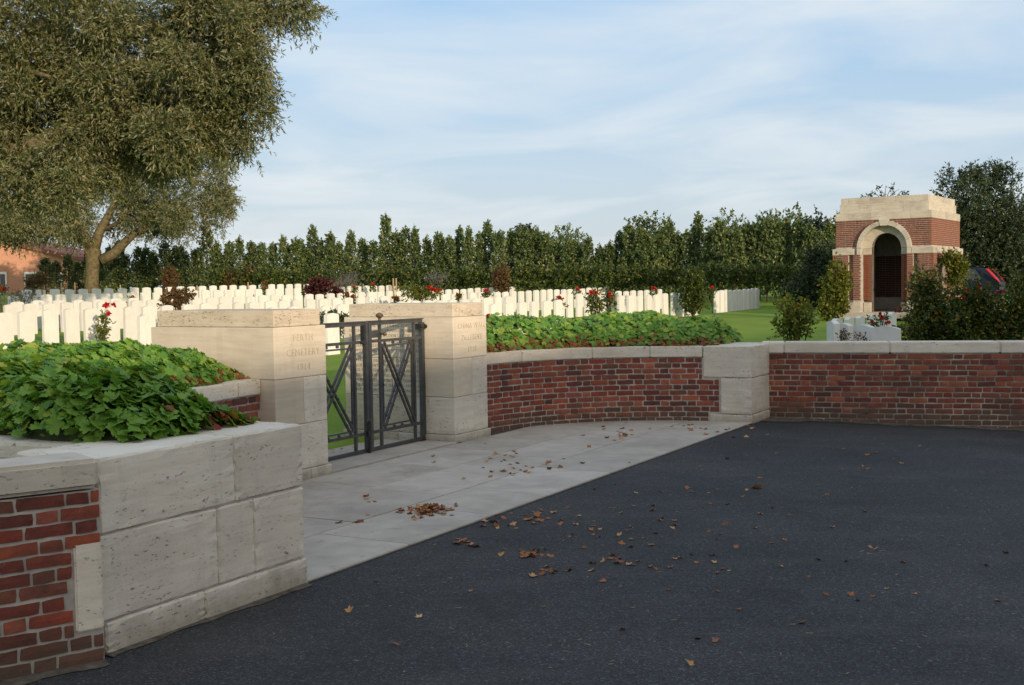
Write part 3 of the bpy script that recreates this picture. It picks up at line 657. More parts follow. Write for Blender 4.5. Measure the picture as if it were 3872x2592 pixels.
# end piers with stepped quoin stones
def curve_s(t, a=2.22): return 1.74 + a * math.sqrt(max(0, 1 - ((t + 2.25) / 2.41) ** 2))
def pier(sg, label):
    p = thing('end_pier', label, 'pier', W(0, 0, 0), TH, 'stone end piers of the entrance')
    g = 0.0025; Lf = 0.98 if sg > 0 else 1.415; T0 = -2.262; S0 = 3.957 if sg > 0 else 4.142; ea = 2.22 if sg > 0 else 2.405
    def block(name, a, b_, c, z0, z1, m=STONE, bev=0.010, o=0.0):
        """a..b_ along the road face from the corner, c deep along the curved wall; the inner face follows the curve"""
        bm = bmesh.new(); inner = [(S0 - 0.006 + a - o, T0 - o)] + ([(curve_s(T0 + c * k / 3, ea) - 0.006 - o, T0 + c * k / 3) for k in (1, 2, 3)] if a < 0.01 else [(S0 + a, T0 + c)])
        pts = inner + [(S0 + b_, T0 + c), (S0 + b_, T0 - o)]
        va = [bm.verts.new((sg * x, y, z0)) for x, y in pts]; vb = [bm.verts.new((sg * x, y, z1)) for x, y in pts]
        bm.faces.new(va); bm.faces.new(vb[::-1])
        for i in range(len(pts)): bm.faces.new((va[i], va[(i + 1) % len(pts)], vb[(i + 1) % len(pts)], vb[i]))
        bmesh.ops.recalc_face_normals(bm, faces=bm.faces[:])
        if bev:
            bmesh.ops.bevel(bm, geom=[e for e in bm.edges if e.calc_face_angle(0) > 0.5], offset=bev, segments=1, affect='EDGES')
            ed = [e for e in bm.edges if e.calc_length() > 0.12]
            bmesh.ops.subdivide_edges(bm, edges=ed, cuts=9, use_grid_fill=True)
            for v in bm.verts:
                if any(e.is_manifold and e.calc_face_angle(0) > 0.3 for e in v.link_edges): v.co += Vector((random.gauss(0, .0016), random.gauss(0, .0016), random.gauss(0, .0016))) - (Vector(v.normal) * abs(random.gauss(0, .0026)) if v.normal.length else Vector())
        return link(name, bm_mesh(name, bm, m), p)
    bm = bmesh.new(); x0, x1 = sorted((sg * (S0 + 0.02), sg * (S0 + Lf - 0.015))); bm_box(bm, x0, x1, T0 + 0.014, T0 + 0.5, -0.05, ZC - 0.05); link('wall_core', bm_mesh('wall_core', bm, MORTAR), p)
    if sg > 0:
        block('stone_block', 0, 0.78, 0.57, 0.53 + g, ZC + 0.003); block('stone_block', 0.784, Lf, 0.569, 0.53 + g, ZC)
        block('stone_block', 0, 0.80, 0.37, ZP + g, 0.53 - g); block('stone_block', 0.804, Lf, 0.369, ZP + g, 0.53 - g)
        block('plinth_stone', 0, 0.6, 0.495, -0.05, ZP - g, o=0.006); block('plinth_stone', 0.603, Lf, 0.49, -0.05, ZP - g, o=0.004)
    else:
        z1, z2 = 0.55, 0.15; MS1, MS2, MPL = 0.672, 0.402, 0.785
        block('stone_block', 0, 0.540, 0.57, z1 + g, ZC); block('stone_block', 0.544, Lf, 0.569, z1 + g, ZC - 0.002)
        block('stone_block', 0, MS2, 0.37, z2 + g, z1 - g); block('stone_block', MS2 + 0.004, MS1, 0.369, z2 + g, z1 - g); block('stone_block', MS1 + 0.006, Lf + 0.105, 0.368, z2 + g, z1 - g)
        block('plinth_stone', 0, MPL, 0.495, -0.04, z2 - g, o=0.010); block('plinth_stone', MPL + 0.004, Lf - 0.01, 0.49, -0.04, z2 - g, o=0.006)
    return p
pier(1, 'low stone end pier where the curved wall meets the dark road wall')
pier(-1, 'massive low stone end pier in the left foreground beside the brick road wall')

# road walls
wr = thing('road_wall', 'long dark dirty brick wall with pale coping at the right side of the road', 'wall')
pr_ = Path([(3.02, 14.13), (4.2, 13.80), (5.2, 13.56), (6.2, 13.36), (7.6, 13.12), (9.4, 12.9)]); pr_.side = 1
zr = lambda d: 0.0
sweep('wall_core', pr_, 0, pr_.L, 0.0095, 0.33, -0.2, 0.775, MORTAR_D, wr, 0)
for a, b_ in ((0.0, 0.28), (0.28, 1.50), (1.50, 2.72), (2.72, 3.95), (3.95, 5.2), (5.2, 6.4)): sweep('coping_stone', pr_, a + 0.001, b_ - 0.001, -0.014, 0.36, 0.782, 0.915, STONE, wr, 0.013)
brick_wall(wr, pr_, 14, 0.776, BRICK_D, MORTAR_D, lambda c, z: c < 3.35)
DIRT = simple('gritty_dirt', (0.105, 0.093, 0.077), 0.95, 0.5, 14, bmp=0.8)
def verge(path, sgn, w0, nseg, corner=0.0):
    V = []; F = []
    for i in range(nseg + 1):
        d = path.L * i / nseg; q, t_ = path.at(d); nn = Vector((-t_.y, t_.x)) * sgn
        w_ = w0 * (1 + 0.5 * math.sin(d * 5.1) + 0.35 * math.sin(d * 17 + 1)) + random.uniform(0, .3) * w0 + corner * math.exp(-((d - 0.1) / 0.35) ** 2)
        a_ = q + nn * 0.02; b_ = q - nn * w_; V += [(a_.x, a_.y, asph_z(a_.x, a_.y) + 0.012), (b_.x, b_.y, asph_z(b_.x, b_.y) + 0.004)]
        if i: F.append((2 * i - 2, 2 * i - 1, 2 * i + 1, 2 * i))
    me = mesh_np('verge_dirt', V, F, DIRT); props(link('verge_dirt', me), kind='structure')
verge(pr_, 1, 0.10, 110, 0.25)
verge(Path([tuple(W(-4.15, -2.275)[:2]), tuple(W(-4.9, -2.275)[:2]), tuple(W(-5.56, -2.275)[:2])]), -1, 0.03, 70)
wl = thing('road_wall', 'red brick wall with clean mortar and pale coping at the left edge of the photo', 'wall')
pl_ = Path([(-1.835, 5.12), (-2.19, 4.845), (-2.75, 4.45), (-3.4, 4.05)]); pl_.side = -1
verge(pl_, -1, 0.045, 60)
sweep('wall_core', pl_, -0.0, pl_.L, 0.0105, 0.33, -0.1, 0.775, MORTAR, wl, 0)
for a, b_ in ((0.0, 1.0), (1.0, 1.9)): sweep('coping_stone', pl_, a + 0.004, b_ - 0.003, -0.012, 0.30, 0.785, 0.915, STONE, wl, 0.018)
brick_wall(wl, pl_, 13, 0.778, BRICK, MORTAR, lambda c, z: c < 0.75, lo=lambda z: 0.0 if z > 0.55 or z < 0.15 else 0.128)
sweep('quoin_stone', pl_, -0.0, 0.122, -0.004, 0.1, 0.152, 0.548, STONE, wl, 0.008)
bw = thing('bed_wall', 'low pale stone wall edging the leafy bed behind the left road wall', 'wall')
pb_ = Path([(-2.06, 5.74), (-2.6, 5.90), (-3.6, 6.2)]); pb_.side = -1
sweep('wall_core', pb_, 0, pb_.L, 0.0, 0.25, 0.0, 0.80, MORTAR, bw, 0)
sweep('coping_stone', pb_, 0.0, pb_.L, -0.01, 0.27, 0.802, 0.889, STONE, bw, 0.012)

# ------------------------------------------------------------------ geranium beds
def lobed(nl=7, depth=0.30):
    """a palmate leaf as a fan: centre + rim"""
    rim = []
    for i in range(nl):
        a0 = R(-150 + 300 * (i + 0.5) / nl)
        for da, rr in ((-0.5, 1 - depth), (-0.27, 0.90), (-0.10, 0.90), (0.0, 1.0), (0.10, 0.88), (0.27, 0.93)):
            rim.append((math.cos(a0 + da * R(300) / nl * 2.1 / 2) * rr * (1 - 0.06 * abs(i - nl // 2)), math.sin(a0 + da * R(300) / nl * 2.1 / 2) * rr * (1 - 0.06 * abs(i - nl // 2))))
    rim.append((-0.35, 0.0))
    V = [(0, 0, 0.0)] + [(x, y, 0.16 * (x * x + y * y) * (1 if k % 4 else 0.5) - 0.05) for k, (x, y) in enumerate(rim)]
    n = len(rim); F = [(0, 1 + k, 1 + (k + 1) % n) for k in range(n)]
    return np.array(V), np.array(F)
LV, LF = lobed()
def leaf_variant(m, bend):
    V = LV.copy(); r2 = V[:, 0] ** 2 + V[:, 1] ** 2
    V[:, 2] += bend * V[:, 0] ** 2 + 0.06 * np.sin(V[:, 0] * 5 + bend * 9) * np.sqrt(r2) + 0.05 * np.sin(V[:, 1] * 6) * r2
    return mesh_np('leaf', V, LF, m)
GL = [leaf_variant(GERAN, b_) for b_ in (-0.25, -0.1, 0.05, 0.18, -0.4)]; GA = [leaf_variant(GERAN_A, b_) for b_ in (-0.5, 0.4, 0.7)]
def bed(sg, label, near):
    """mound of geranium leaves outside the curved wall"""
    t_ = thing('geranium_bed', label, 'plant bed', (0, 0, 0), 0, 'beds of low leafy plants behind the curved walls')
    wid = 1.25
    tlim = -1.78 if sg > 0 else -1.99
    def surf(a, u):             # a: angle 0 (pier end) .. 90 (pillar end); u: 0 at coping .. 1 at back
        e = min(1.0, max(0, (90 - a) / 12.0)) ** 0.45
        if sg < 0:
            ca, sa = math.cos(R(a)), math.sin(R(a)); r_in = 1 / math.sqrt((ca / 2.405) ** 2 + (sa / 2.41) ** 2)
            wid_ = min(3.42 / max(ca, .01), 3.3 / max(sa, .01)) - r_in - 0.1
        else: wid_ = wid
        rho = 0.10 + wid_ * u - 0.05 * math.sin(a * 0.35)
        prof = min(1.0, math.sin(min(1, u * 1.9) * math.pi / 2) ** 0.62) * (1.0 if u < 0.75 or sg < 0 else math.cos((u - 0.75) / 0.25 * 1.1))
        hmax = (0.35 if sg > 0 else 0.325) + 0.035 * math.sin(a * 0.21 + 1) + 0.025 * math.sin(a * 0.55) + 0.02 * math.sin(u * 9 + a * 0.3)
        s = sg * (1.74 + ((2.22 if sg > 0 else 2.405) + rho) * math.cos(R(a))); t = -2.25 + (2.41 + rho) * math.sin(R(a))
        e *= min(1.0, max(0.0, (t - tlim) / 0.36)) ** 0.5
        if sg < 0: e *= min(1.0, max(0.0, 1.0 - u) / 0.12) ** 0.5
        z = 0.88 + hmax * prof * e - (0.5 * max(0, u - 0.9) / 0.1 if u > 0.9 and sg > 0 else 0)
        return W(s, t, z), prof * e
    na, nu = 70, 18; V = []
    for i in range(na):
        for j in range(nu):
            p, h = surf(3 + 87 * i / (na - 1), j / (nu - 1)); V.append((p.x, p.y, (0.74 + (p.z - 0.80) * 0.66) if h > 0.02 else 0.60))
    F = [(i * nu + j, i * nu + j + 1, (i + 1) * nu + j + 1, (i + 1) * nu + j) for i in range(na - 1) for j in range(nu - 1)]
    o = link('bed_soil_shade', mesh_np('bed_soil_shade', V, F, GERAN_B, True), t_)
    L = []
    camp = Vector((0, 0, CAMZ))
    n = 6500 if sg > 0 else 13500; k = 0; gu = 0
    while k < n and gu < 400000:
        gu += 1
        a = random.uniform(3, 91); u = random.random() ** 1.6
        p, h = surf(a, u)
        if h < 0.03: continue
        p0_, _ = surf(a, max(0, u - 0.05)); front = Vector((p0_.x - p.x, p0_.y - p.y, 0)); front = front.normalized() if front.length > 1e-6 else Vector((0, -1, 0)); pa, _ = surf(a + 1, u); pu, _ = surf(a, u + 0.02)
        nn = (pa - p).cross(pu - p)
        if nn.length < random.random() * (0.0030 if sg > 0 else 0.0050): continue
        k += 1
        if nn.z < 0: nn = -nn
        nn.normalize()
        low = (h < 0.42 and u < 0.35 and random.random() < ((0.75 if h < 0.28 else 0.22) if sg > 0 else (0.45 if h < 0.28 else 0.10))) or (sg < 0 and h < 0.62 and ST(p.x, p.y)[1] < -1.55 and ST(p.x, p.y)[0] > -4.85 and random.random() < 0.24)
        p = p + nn * (0.02 - abs(random.gauss(0, 0.045)))
        tocam = (camp - p).normalized(); nn = (nn * 0.6 + Vector((0, 0, 0.40)) + front * 0.30 + Vector((random.gauss(0, .36), random.gauss(0, .36), random.gauss(0, .2)))).normalized()
        x = nn.orthogonal().normalized(); x.rotate(Matrix.Rotation(random.uniform(0, 6.28), 3, nn)); y = nn.cross(x)
        sc = random.triangular(0.022, 0.066, 0.045) * (0.88 if sg > 0 else 0.95) * (0.72 if low else 1)
        L.append((p, x, y, nn, sc, low))
    L.sort(key=lambda q: (q[0] - camp).length - q[4] * 10 + (0 if abs(q[0].x / q[0].y) < 0.45 else 50))
    for p, x, y, nn, sc, low in L[:300]:
        o = link('leaf', random.choice(GA if low else GL), t_)
        o.matrix_local = Matrix(((x.x * sc, y.x * sc, nn.x * sc, p.x), (x.y * sc, y.y * sc, nn.y * sc, p.y), (x.z * sc, y.z * sc, nn.z * sc, p.z), (0, 0, 0, 1)))
    for nm, fl, ml in (('leaves', False, GERAN), ('withered_leaves', True, GERAN_A)):
        Vs = []; Fs = []; c = 0
        for p, x, y, nn, sc, low in L[300:]:
            if low != fl: continue
            B = np.array([x, y, nn]) * sc; v = LV.copy(); v[:, 2] += random.uniform(-.4, .25) * v[:, 0] ** 2
            Vs.append(v @ B + np.array(p)); Fs.append(LF + c); c += len(LV)
        if Vs:
            o = link(nm, mesh_np(nm, np.concatenate(Vs), np.concatenate(Fs), ml), t_); o['kind'] = 'stuff'
bed(-1, 'big mound of dark green lobed leaves in the left foreground with red withered edges', True)
bed(1, 'long mound of light green lobed leaves above the curved brick wall right of the gate', False)

# ------------------------------------------------------------------ headstones
bm = bmesh.new(); prof = [(-0.19, -0.15)] + [(-0.19 + 0.38 * i / 10, 0.766 + 0.034 * (1 - ((i - 5) / 5) ** 2)) for i in range(11)] + [(0.19, -0.15)]
f_ = [bm.verts.new((x, -0.038, z)) for x, z in prof]; r_ = [bm.verts.new((x, 0.038, z)) for x, z in prof]
bm.faces.new(f_); bm.faces.new(r_[::-1])
for i in range(len(prof)): bm.faces.new((f_[i], f_[(i + 1) % len(prof)], r_[(i + 1) % len(prof)], r_[i]))
bmesh.ops.bevel(bm, geom=[e for e in bm.edges if e.calc_face_angle(0) > 1.0], offset=0.004, segments=1, affect='EDGES')
HSM = bm_mesh('headstone', bm, HEAD)
ORD = ['first', 'second', 'third', 'fourth', 'fifth', 'sixth', 'seventh', 'eighth', 'ninth', 'tenth', 'eleventh', 'twelfth', 'thirteenth', 'fourteenth', 'fifteenth', 'sixteenth', 'seventeenth', 'eighteenth', 'nineteenth']
def ordinal(n):
    if n <= 19: return ORD[n - 1]
    tens = {2: 'twent', 3: 'thirt', 4: 'fort', 5: 'fift', 6: 'sixt', 7: 'sevent', 8: 'eight', 9: 'ninet'}[n // 10]
    return tens + 'ieth' if n % 10 == 0 else tens + 'y-' + ORD[n % 10 - 1]
STONES = []
def headstone(s, t, label, rot=0.0, hs=1.0, grp='white headstones in rows on the lawn'):
    p = W(s, t); z = gz(p.x, p.y)
    o = link('headstone', HSM, None, (p.x, p.y, z + random.uniform(-.02, .015)))
    o.rotation_euler = (random.uniform(-.012, .012), random.uniform(-.012, .012), TH + rot + random.uniform(-.03, .03)); o.scale = (1, 1, hs)
    props(o, label, 'headstone', grp); STONES.append((s, t)); return o
def rng_s(a, b_, st): 
    out = []; x = a
    while x <= b_ + 1e-6: out.append(x + random.uniform(-.03, .03)); x += st
    return out
rows = [
    (7.5, [8.63], 'alone just inside the gate beside the inscribed pillar'),
    (7.5, rng_s(14.84, 18.3, 0.675) , None), (7.5, rng_s(22.28, 28.7, 0.70), None), (7.5, rng_s(30.7, 35.5, 0.53), None),
    (10.75, rng_s(7.0, 21.6, 0.62) + rng_s(24.8, 33.6, 0.66), None), (15.0, rng_s(5.9, 12.0, 0.58) + rng_s(12.45, 38.2, 0.60), None),
    (19.4, rng_s(10.0, 37.5, 0.60), None), (21.15, rng_s(12.15, 16.4, 0.7), None), (25.2, rng_s(15.2, 38.5, 0.60), None), (28.8, rng_s(18.5, 38.5, 0.62), None)]
names = {7.5: 'nearest row to the curved wall', 10.75: 'second row behind the gate', 15.0: 'third row behind the gate', 19.4: 'fourth row behind the gate', 21.15: 'short fifth row at the left', 25.2: 'sixth row near the hedge', 28.8: 'farthest row below the orchard'}
cnt = {}
for t, ss, special in rows:
    for s in ss:
        cnt[t] = cnt.get(t, 0) + 1
        lab = ('white headstone standing ' + special) if special else 'white round-topped headstone, %s from the left in the %s' % (ordinal(cnt[t]), names[t])
        headstone(s, t, lab)
for i, (px, py) in enumerate(((3164, 1205), (3210, 1200), (3254, 1195), (3295, 1190), (3335, 1186), (3374, 1181))):
    P = atd(px, py, 18.1 + i * 0.47); s, t = ST(P.x, P.y)
    o = headstone(s, t, 'white headstone, %s from the left in the back row before the shelter' % ordinal(i + 1), grp='white headstones below the brick shelter'); o.location.z = P.z - 0.80
for i, (px, py, D, a) in enumerate(((3150, 1214, 15.6, -91), (3190, 1222, 15.8, -78), (3262, 1228, 15.7, -64), (3350, 1234, 15.3, -42))):
    P = atd(px, py, D)
    o = link('headstone', HSM, None, (P.x, P.y, P.z - 0.80)); o.rotation_euler = (0, 0, R(a))
    props(o, 'grey shaded back of a headstone just over the road wall coping, %s from the left' % ordinal(i + 1), 'headstone', 'white headstones below the brick shelter')
for i, (px, py, D) in enumerate(((3760, 1144, 24.0), (3795, 1139, 24.6), (3830, 1134, 25.2), (3862, 1130, 25.8))):
    P = atd(px, py, D)
    o = link('headstone', HSM, None, (P.x, P.y, P.z - 0.80)); o.rotation_euler = (0, 0, TH)
    props(o, 'white headstone seen through the rose bushes at the right edge, %s from the left' % ordinal(i + 1), 'headstone', 'white headstones behind the rose bushes')

# ------------------------------------------------------------------ brick shelter
PHI = -0.5959
SH = thing('memorial_shelter', 'square red brick shelter with stone arch and white stone top beside the orchard', 'shelter', (10.4847, 37.6233, 0), PHI)
Z0, ZPL, ZB0, ZB1, ZU, ZCN, ZA, ZTT = 0.60, 0.95, 2.465, 2.66, 3.558, 3.797, 4.09, 4.29
UC, MDp, OV = 1.555, 3.60, 0.082
def arch_prism(name, x0, x1, z0, z1, r_, zc, y0, y1, m, half=None):
    """wall slab with a round-headed opening of radius r_ open at its foot"""
    bm = bmesh.new(); n = 18
    pts = [(x0, z0), (x0, z1), (x1, z1), (x1, z0), (UC + r_, z0)] + [(UC + r_ * math.cos(math.pi * i / n), zc + r_ * math.sin(math.pi * i / n)) for i in range(n + 1)] + [(UC - r_, z0)]
    a = [bm.verts.new((x, y0, z)) for x, z in pts]; b_ = [bm.verts.new((x, y1, z)) for x, z in pts]
    q1 = bm.faces.new(a); q2 = bm.faces.new(b_[::-1]); q1.normal_update(); q2.normal_update()
    for i in range(len(pts)): bm.faces.new((a[i], a[(i + 1) % len(pts)], b_[(i + 1) % len(pts)], b_[i]))
    bmesh.ops.triangulate(bm, faces=[f for f in bm.faces if len(f.verts) > 4])
    return link(name, bm_mesh(name, bm, m), SH)
mo = 0.009
arch_prism('wall_core', 0 + mo, 3 - mo, Z0, ZU, 0.72, ZB1, 0 + mo, 0.26, MORTAR)
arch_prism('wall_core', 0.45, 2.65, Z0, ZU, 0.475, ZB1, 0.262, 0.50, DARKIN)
for x0, x1 in ((-OV + mo, 0.434), (0.592, UC - 0.72), (UC + 0.72, 2.46), (2.605, 3 + OV - mo)): box('wall_core', x0, x1, -OV + mo, 0.02, Z0, ZB0, MORTAR, SH, 0)
box('wall_core', 3 - 0.3, 3 - mo, 0.265, MDp - mo, Z0, ZU, MORTAR, SH, 0); box('wall_core', 0 + mo, 0.3, 0.265, MDp - mo, Z0, ZU, MORTAR, SH, 0)
box('wall_core', 0.305, 2.695, MDp - 0.3, MDp - mo, Z0, ZU, MORTAR, SH, 0)
VN = ((-OV + mo, 1.0), (1.35, 2.45), (2.75, MDp + OV - mo))
for a, b_ in VN: box('wall_core', 2.98, 3 + OV - mo, a, b_, Z0, ZB0, MORTAR, SH, 0)
for a, b_ in VN: box('wall_core', -OV + mo, 0.02, a, b_, Z0, ZB0, MORTAR, SH, 0)
# stone dressings
for i, (a, b_) in enumerate(((-OV, 0.62), (UC + 0.86, 3 + OV))): box('band_stone', a, b_, -OV - 0.003, 0.03, ZB0, ZB1, STONE_SH, SH, 0.008)
for a, b_ in VN: box('band_stone', 2.97, 3 + OV + 0.003, a if a > 0 else 0.034, b_, ZB0, ZB1, STONE_SH, SH, 0.008)
box('band_stone', -OV - 0.003, 0.03, 0.034, MDp + OV, ZB0, ZB1, STONE_SH, SH, 0.008)
def voussoirs(ri, ro, y0, y1, zb, n, m):
    for i in range(n):
        a0, a1 = math.pi * i / n, math.pi * (i + 1) / n; bm = bmesh.new(); k = 4; prev = None
        for j in range(k + 1):
            a = a0 + (a1 - a0) * j / k; a = min(max(a, a0 + 0.004), a1 - 0.004)
            ring = [bm.verts.new((UC + q * math.cos(a), y, ZB1 + q * math.sin(a))) for q, y in ((ri, y0), (ro, y0), (ro, y1), (ri, y1))]
            if prev:
                for e in range(4): bm.faces.new((prev[e], prev[(e + 1) % 4], ring[(e + 1) % 4], ring[e]))
            else: bm.faces.new(ring)
            prev = ring
        bm.faces.new(prev[::-1]); link('arch_stone', bm_mesh('arch_stone', bm, m), SH)
    for sx in (-1, 1):
        x0, x1 = sorted((UC + sx * ri, UC + sx * ro)); box('impost_stone', x0, x1, y0, y1, zb, ZB1 - 0.004, m, SH, 0.004)
voussoirs(0.72, 0.85, -OV - 0.006, 0.15, ZB0, 9, STONE_SH); voussoirs(0.475, 0.718, 0.17, 0.42, ZB0, 7, STONE_SH)
bm = bmesh.new(); a = [(-0.105, 0.70), (0.105, 0.70), (0.155, ZU - ZB1 - 0.002), (-0.155, ZU - ZB1 - 0.002)]
va = [bm.verts.new((UC + x, -OV - 0.018, ZB1 + z)) for x, z in a]; vb = [bm.verts.new((UC + x, 0.12, ZB1 + z)) for x, z in a]
bm.faces.new(va); bm.faces.new(vb[::-1])
for i in range(4): bm.faces.new((va[i], va[(i + 1) % 4], vb[(i + 1) % 4], vb[i]))
link('keystone', bm_mesh('keystone', bm, STONE_SH), SH)
def ringcourse(z0, z1, ins, cuts, m=STONE_SH, name='stone_block'):
    xs = [ins] + cuts + [3 - ins]
    for a_, b_ in zip(xs, xs[1:]): box(name, a_ + 0.0015, b_ - 0.0015, ins, ins + 0.45, z0, z1 - 0.003, m, SH, 0.006)
    ys = [ins + 0.452, 1.6, 2.6, MDp - ins]
    for a_, b_ in zip(ys, ys[1:]):
        box(name, 3 - ins - 0.45, 3 - ins, a_ + 0.0015, b_ - 0.0015, z0, z1 - 0.003, m, SH, 0.006)
        box(name, ins, ins + 0.45, a_ + 0.0015, b_ - 0.0015, z0, z1 - 0.003, m, SH, 0.006)
    box(name, ins + 0.455, 3 - ins - 0.455, MDp - ins - 0.45, MDp - ins, z0, z1 - 0.003, m, SH, 0.006)
ringcourse(ZU, ZCN, -0.004, [0.42, 1.12, 2.35]); ringcourse(ZCN, ZA, 0.10, [0.74, 2.1]); ringcourse(ZA, ZTT, 0.131, [0.36, 1.06, 1.86])
box('roof_slab', 0.5, 2.5, 0.5, MDp - 0.5, ZCN + 0.05, ZTT - 0.06, STONE_SH, SH, 0.01)
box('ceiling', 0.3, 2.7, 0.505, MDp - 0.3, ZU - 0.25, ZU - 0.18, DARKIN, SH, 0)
for a_, b_ in ((-OV - 0.02, 0.83), (UC + 0.722, 3 + OV + 0.02)): box('plinth_stone', a_, b_, -OV - 0.02, 0.02, Z0, ZPL - 0.004, STONE_SH, SH, 0.008)
for a_, b_ in ((0.85, UC - 0.475), (UC + 0.475, UC + 0.71)): box('plinth_stone', a_, b_, 0.16, 0.45, Z0, ZPL - 0.004, STONE_SH, SH, 0.008)
box('plinth_stone', 2.98, 3 + OV + 0.02, 0.023, MDp + OV, Z0, ZPL - 0.004, STONE_SH, SH, 0.008)
box('doorstep', 0.1, 2.9, -0.42, -OV - 0.022, 0.45, 0.625, STONE_SH, SH, 0.01); box('floor', 0.3, 2.7, -OV, MDp - 0.3, 0.5, 0.640, SLABM, SH, 0)
box('bench', 0.31, 2.69, MDp - 0.75, MDp - 0.305, 0.64, 1.06, STONE_SH, SH, 0.01)
box('register_panel', 1.62, 2.05, MDp - 0.34, MDp - 0.305, 1.55, 2.1, IRON_D, SH, 0.004)
# bricks
CB = 0.0606; HB = CB - 0.011
bs = brick_mesh(0.205, HB, 0.05, 5, BRICK_M, 0.002); bh = brick_mesh(0.1, HB, 0.05, 4, BRICK_M, 0.002)
LB = []
def brow(z, ivs, face, off):
    for a_, b_ in ivs:
        x = a_ + 0.004; k = off; 
        while x < b_ - 0.03:
            L_ = 0.205 if k % 2 == 0 else 0.1
            if x + L_ > b_ - 0.004: L_ = b_ - 0.004 - x
            LB.append((face, x + L_ / 2, z, L_)); x += L_ + 0.011; k += 1
nr = int((ZU - ZB1) / CB)
for i in range(nr):
    z = ZU - CB * (i + 0.5); h = z - ZB1
    c = math.sqrt(max(0, 0.862 ** 2 - h * h)) if abs(h) < 0.862 else 0.16
    c = max(c, 0.14)
    brow(z, ((0, UC - c), (UC + c, 3)), 'F', i); brow(z, ((0, MDp),), 'S', i)
nr = int((ZB0 - ZPL) / CB)
for i in range(nr):
    z = ZB0 - CB * (i + 0.5)
    brow(z, ((-OV, 0.434), (0.592, UC - 0.72), (UC + 0.72, 2.46), (2.605, 3 + OV)), 'P', i)
    brow(z, ((0.436, 0.590), (2.462, 2.603)), 'F', i); brow(z, ((1.0, 1.35), (2.45, 2.75)), 'S', i)
    brow(z, ((0.838, UC - 0.475), (UC + 0.475, UC + 0.718)), 'J', i)
    brow(z, [(a_ if a_ > 0 else -OV, b_) for a_, b_ in VN], 'Q', i)
    brow(z, ((0.31, 2.69),), 'B', i); brow(z, ((0.0, 0.25),), 'R', i)
def bplace(q):
    f, x, z, L_ = q
    return {'F': ((x, 0.0, z), 0), 'P': ((x, -OV, z), 0), 'J': ((x, 0.17, z), 0), 'B': ((x, MDp - 0.312, z), 0), 'S': ((3.0, x, z), R(90)), 'Q': ((3 + OV, x, z), R(90)), 'R': ((UC + 0.72 - 0.0, x, z), R(-90))}[f]
pri = {'F': 0, 'P': 1, 'S': 2, 'Q': 3, 'J': 4, 'B': 5, 'R': 6}
LB.sort(key=lambda q: (pri[q[0]],))
k = 0; rest = bmesh.new(); dim = bmesh.new()
for q in LB:
    l, a_ = bplace(q); full = abs(q[3] - 0.205) < 1e-4 or abs(q[3] - 0.1) < 1e-4
    if k < 300 and full:
        o = link('brick', random.choice(bs if q[3] > 0.15 else bh), SH, l, a_); k += 1
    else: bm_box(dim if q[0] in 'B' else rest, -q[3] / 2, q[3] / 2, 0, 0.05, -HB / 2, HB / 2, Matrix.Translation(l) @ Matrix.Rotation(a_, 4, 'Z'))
o = link('brick_mass', bm_mesh('brick_mass', rest, BRICK_M), SH); o['kind'] = 'stuff'
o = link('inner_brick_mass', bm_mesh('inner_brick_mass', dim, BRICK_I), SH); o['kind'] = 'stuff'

# ------------------------------------------------------------------ trees
def ell(px, py, rpx, D, ry=None, depth=1.0, rpy=None):
    """an ellipsoid of foliage D metres away: centre seen at (px,py), radius given in photo pixels"""
    c = atd(px, py, D); k = D / FPX
    return (tuple(c), (rpx * k, rpx * k * depth, (rpy or rpx) * k))
def tree(name, label, cat, base, trunk_pts, radii, blobs, ntw, per, twl, ll, lw, lm, bark, limbs=(), droop=0.5, shell=0.4, group=None, upw=0.0):
    t = thing(name, label, cat, base, 0, group); b_ = Vector(base)
    bm = bmesh.new(); bm_tube(bm, [Vector(p) - b_ for p in trunk_pts], radii, 12)
    link('trunk', bm_mesh('trunk', bm, bark, True), t)
    for lp, lr in limbs:
        bm = bmesh.new(); bm_tube(bm, [Vector(p) - b_ for p in lp], lr, 8); link('limb', bm_mesh('limb', bm, bark, True), t)
    bl = [((c[0] - b_.x, c[1] - b_.y, c[2] - b_.z), r_) for c, r_ in blobs]
    foliage('crown', bl, ntw, per, twl, ll, lw, lm, t, droop, shell, upw)
    return t
# the near willow whose trunk stands out of frame on the left
D1 = 27.0
base = atd(-520, 1180, D1); base.z = gz(base.x, base.y) - 0.1
def lobes(poly_pts, r0, r1, D, n, dj=2.2):
    out = []
    for _ in range(n):
        px, py, rr = random.choice(poly_pts); a_ = random.uniform(0, 6.28); q = math.sqrt(random.random()) * rr
        r_ = random.uniform(r0, r1); out.append(ell(px + math.cos(a_) * q, py + math.sin(a_) * q, r_, D + random.uniform(-dj, dj), rpy=r_ * random.uniform(0.7, 1.0)))
    return out
area = [(60, 60, 230), (300, 80, 240), (560, 90, 220), (780, 60, 150), (200, 320, 230), (480, 320, 230), (680, 260, 180), (80, 540, 190), (330, 540, 170), (600, 470, 140), (780, 360, 130), (840, 230, 110), (150, 690, 90), (-150, 300, 250), (-120, 560, 180)]
bl = lobes(area, 45, 95, D1, 120) + [ell(a_, b_, c_, 26.5 + random.uniform(-.7, .7)) for a_, b_, c_ in ((930, 25, 62), (1010, 45, 50), (1080, 60, 46), (1140, 50, 40), (1170, 30, 34), (1100, 15, 50), (900, 110, 55), (860, 180, 70), (930, 250, 50), (960, 320, 55), (985, 390, 45), (1000, 440, 34), (930, 420, 60), (900, 500, 50), (880, 555, 40), (930, 530, 34), (840, 540, 50), (760, 520, 60), (700, 560, 50), (1010, 350, 30))]
P = lambda px, py, D=D1: atd(px, py, D)
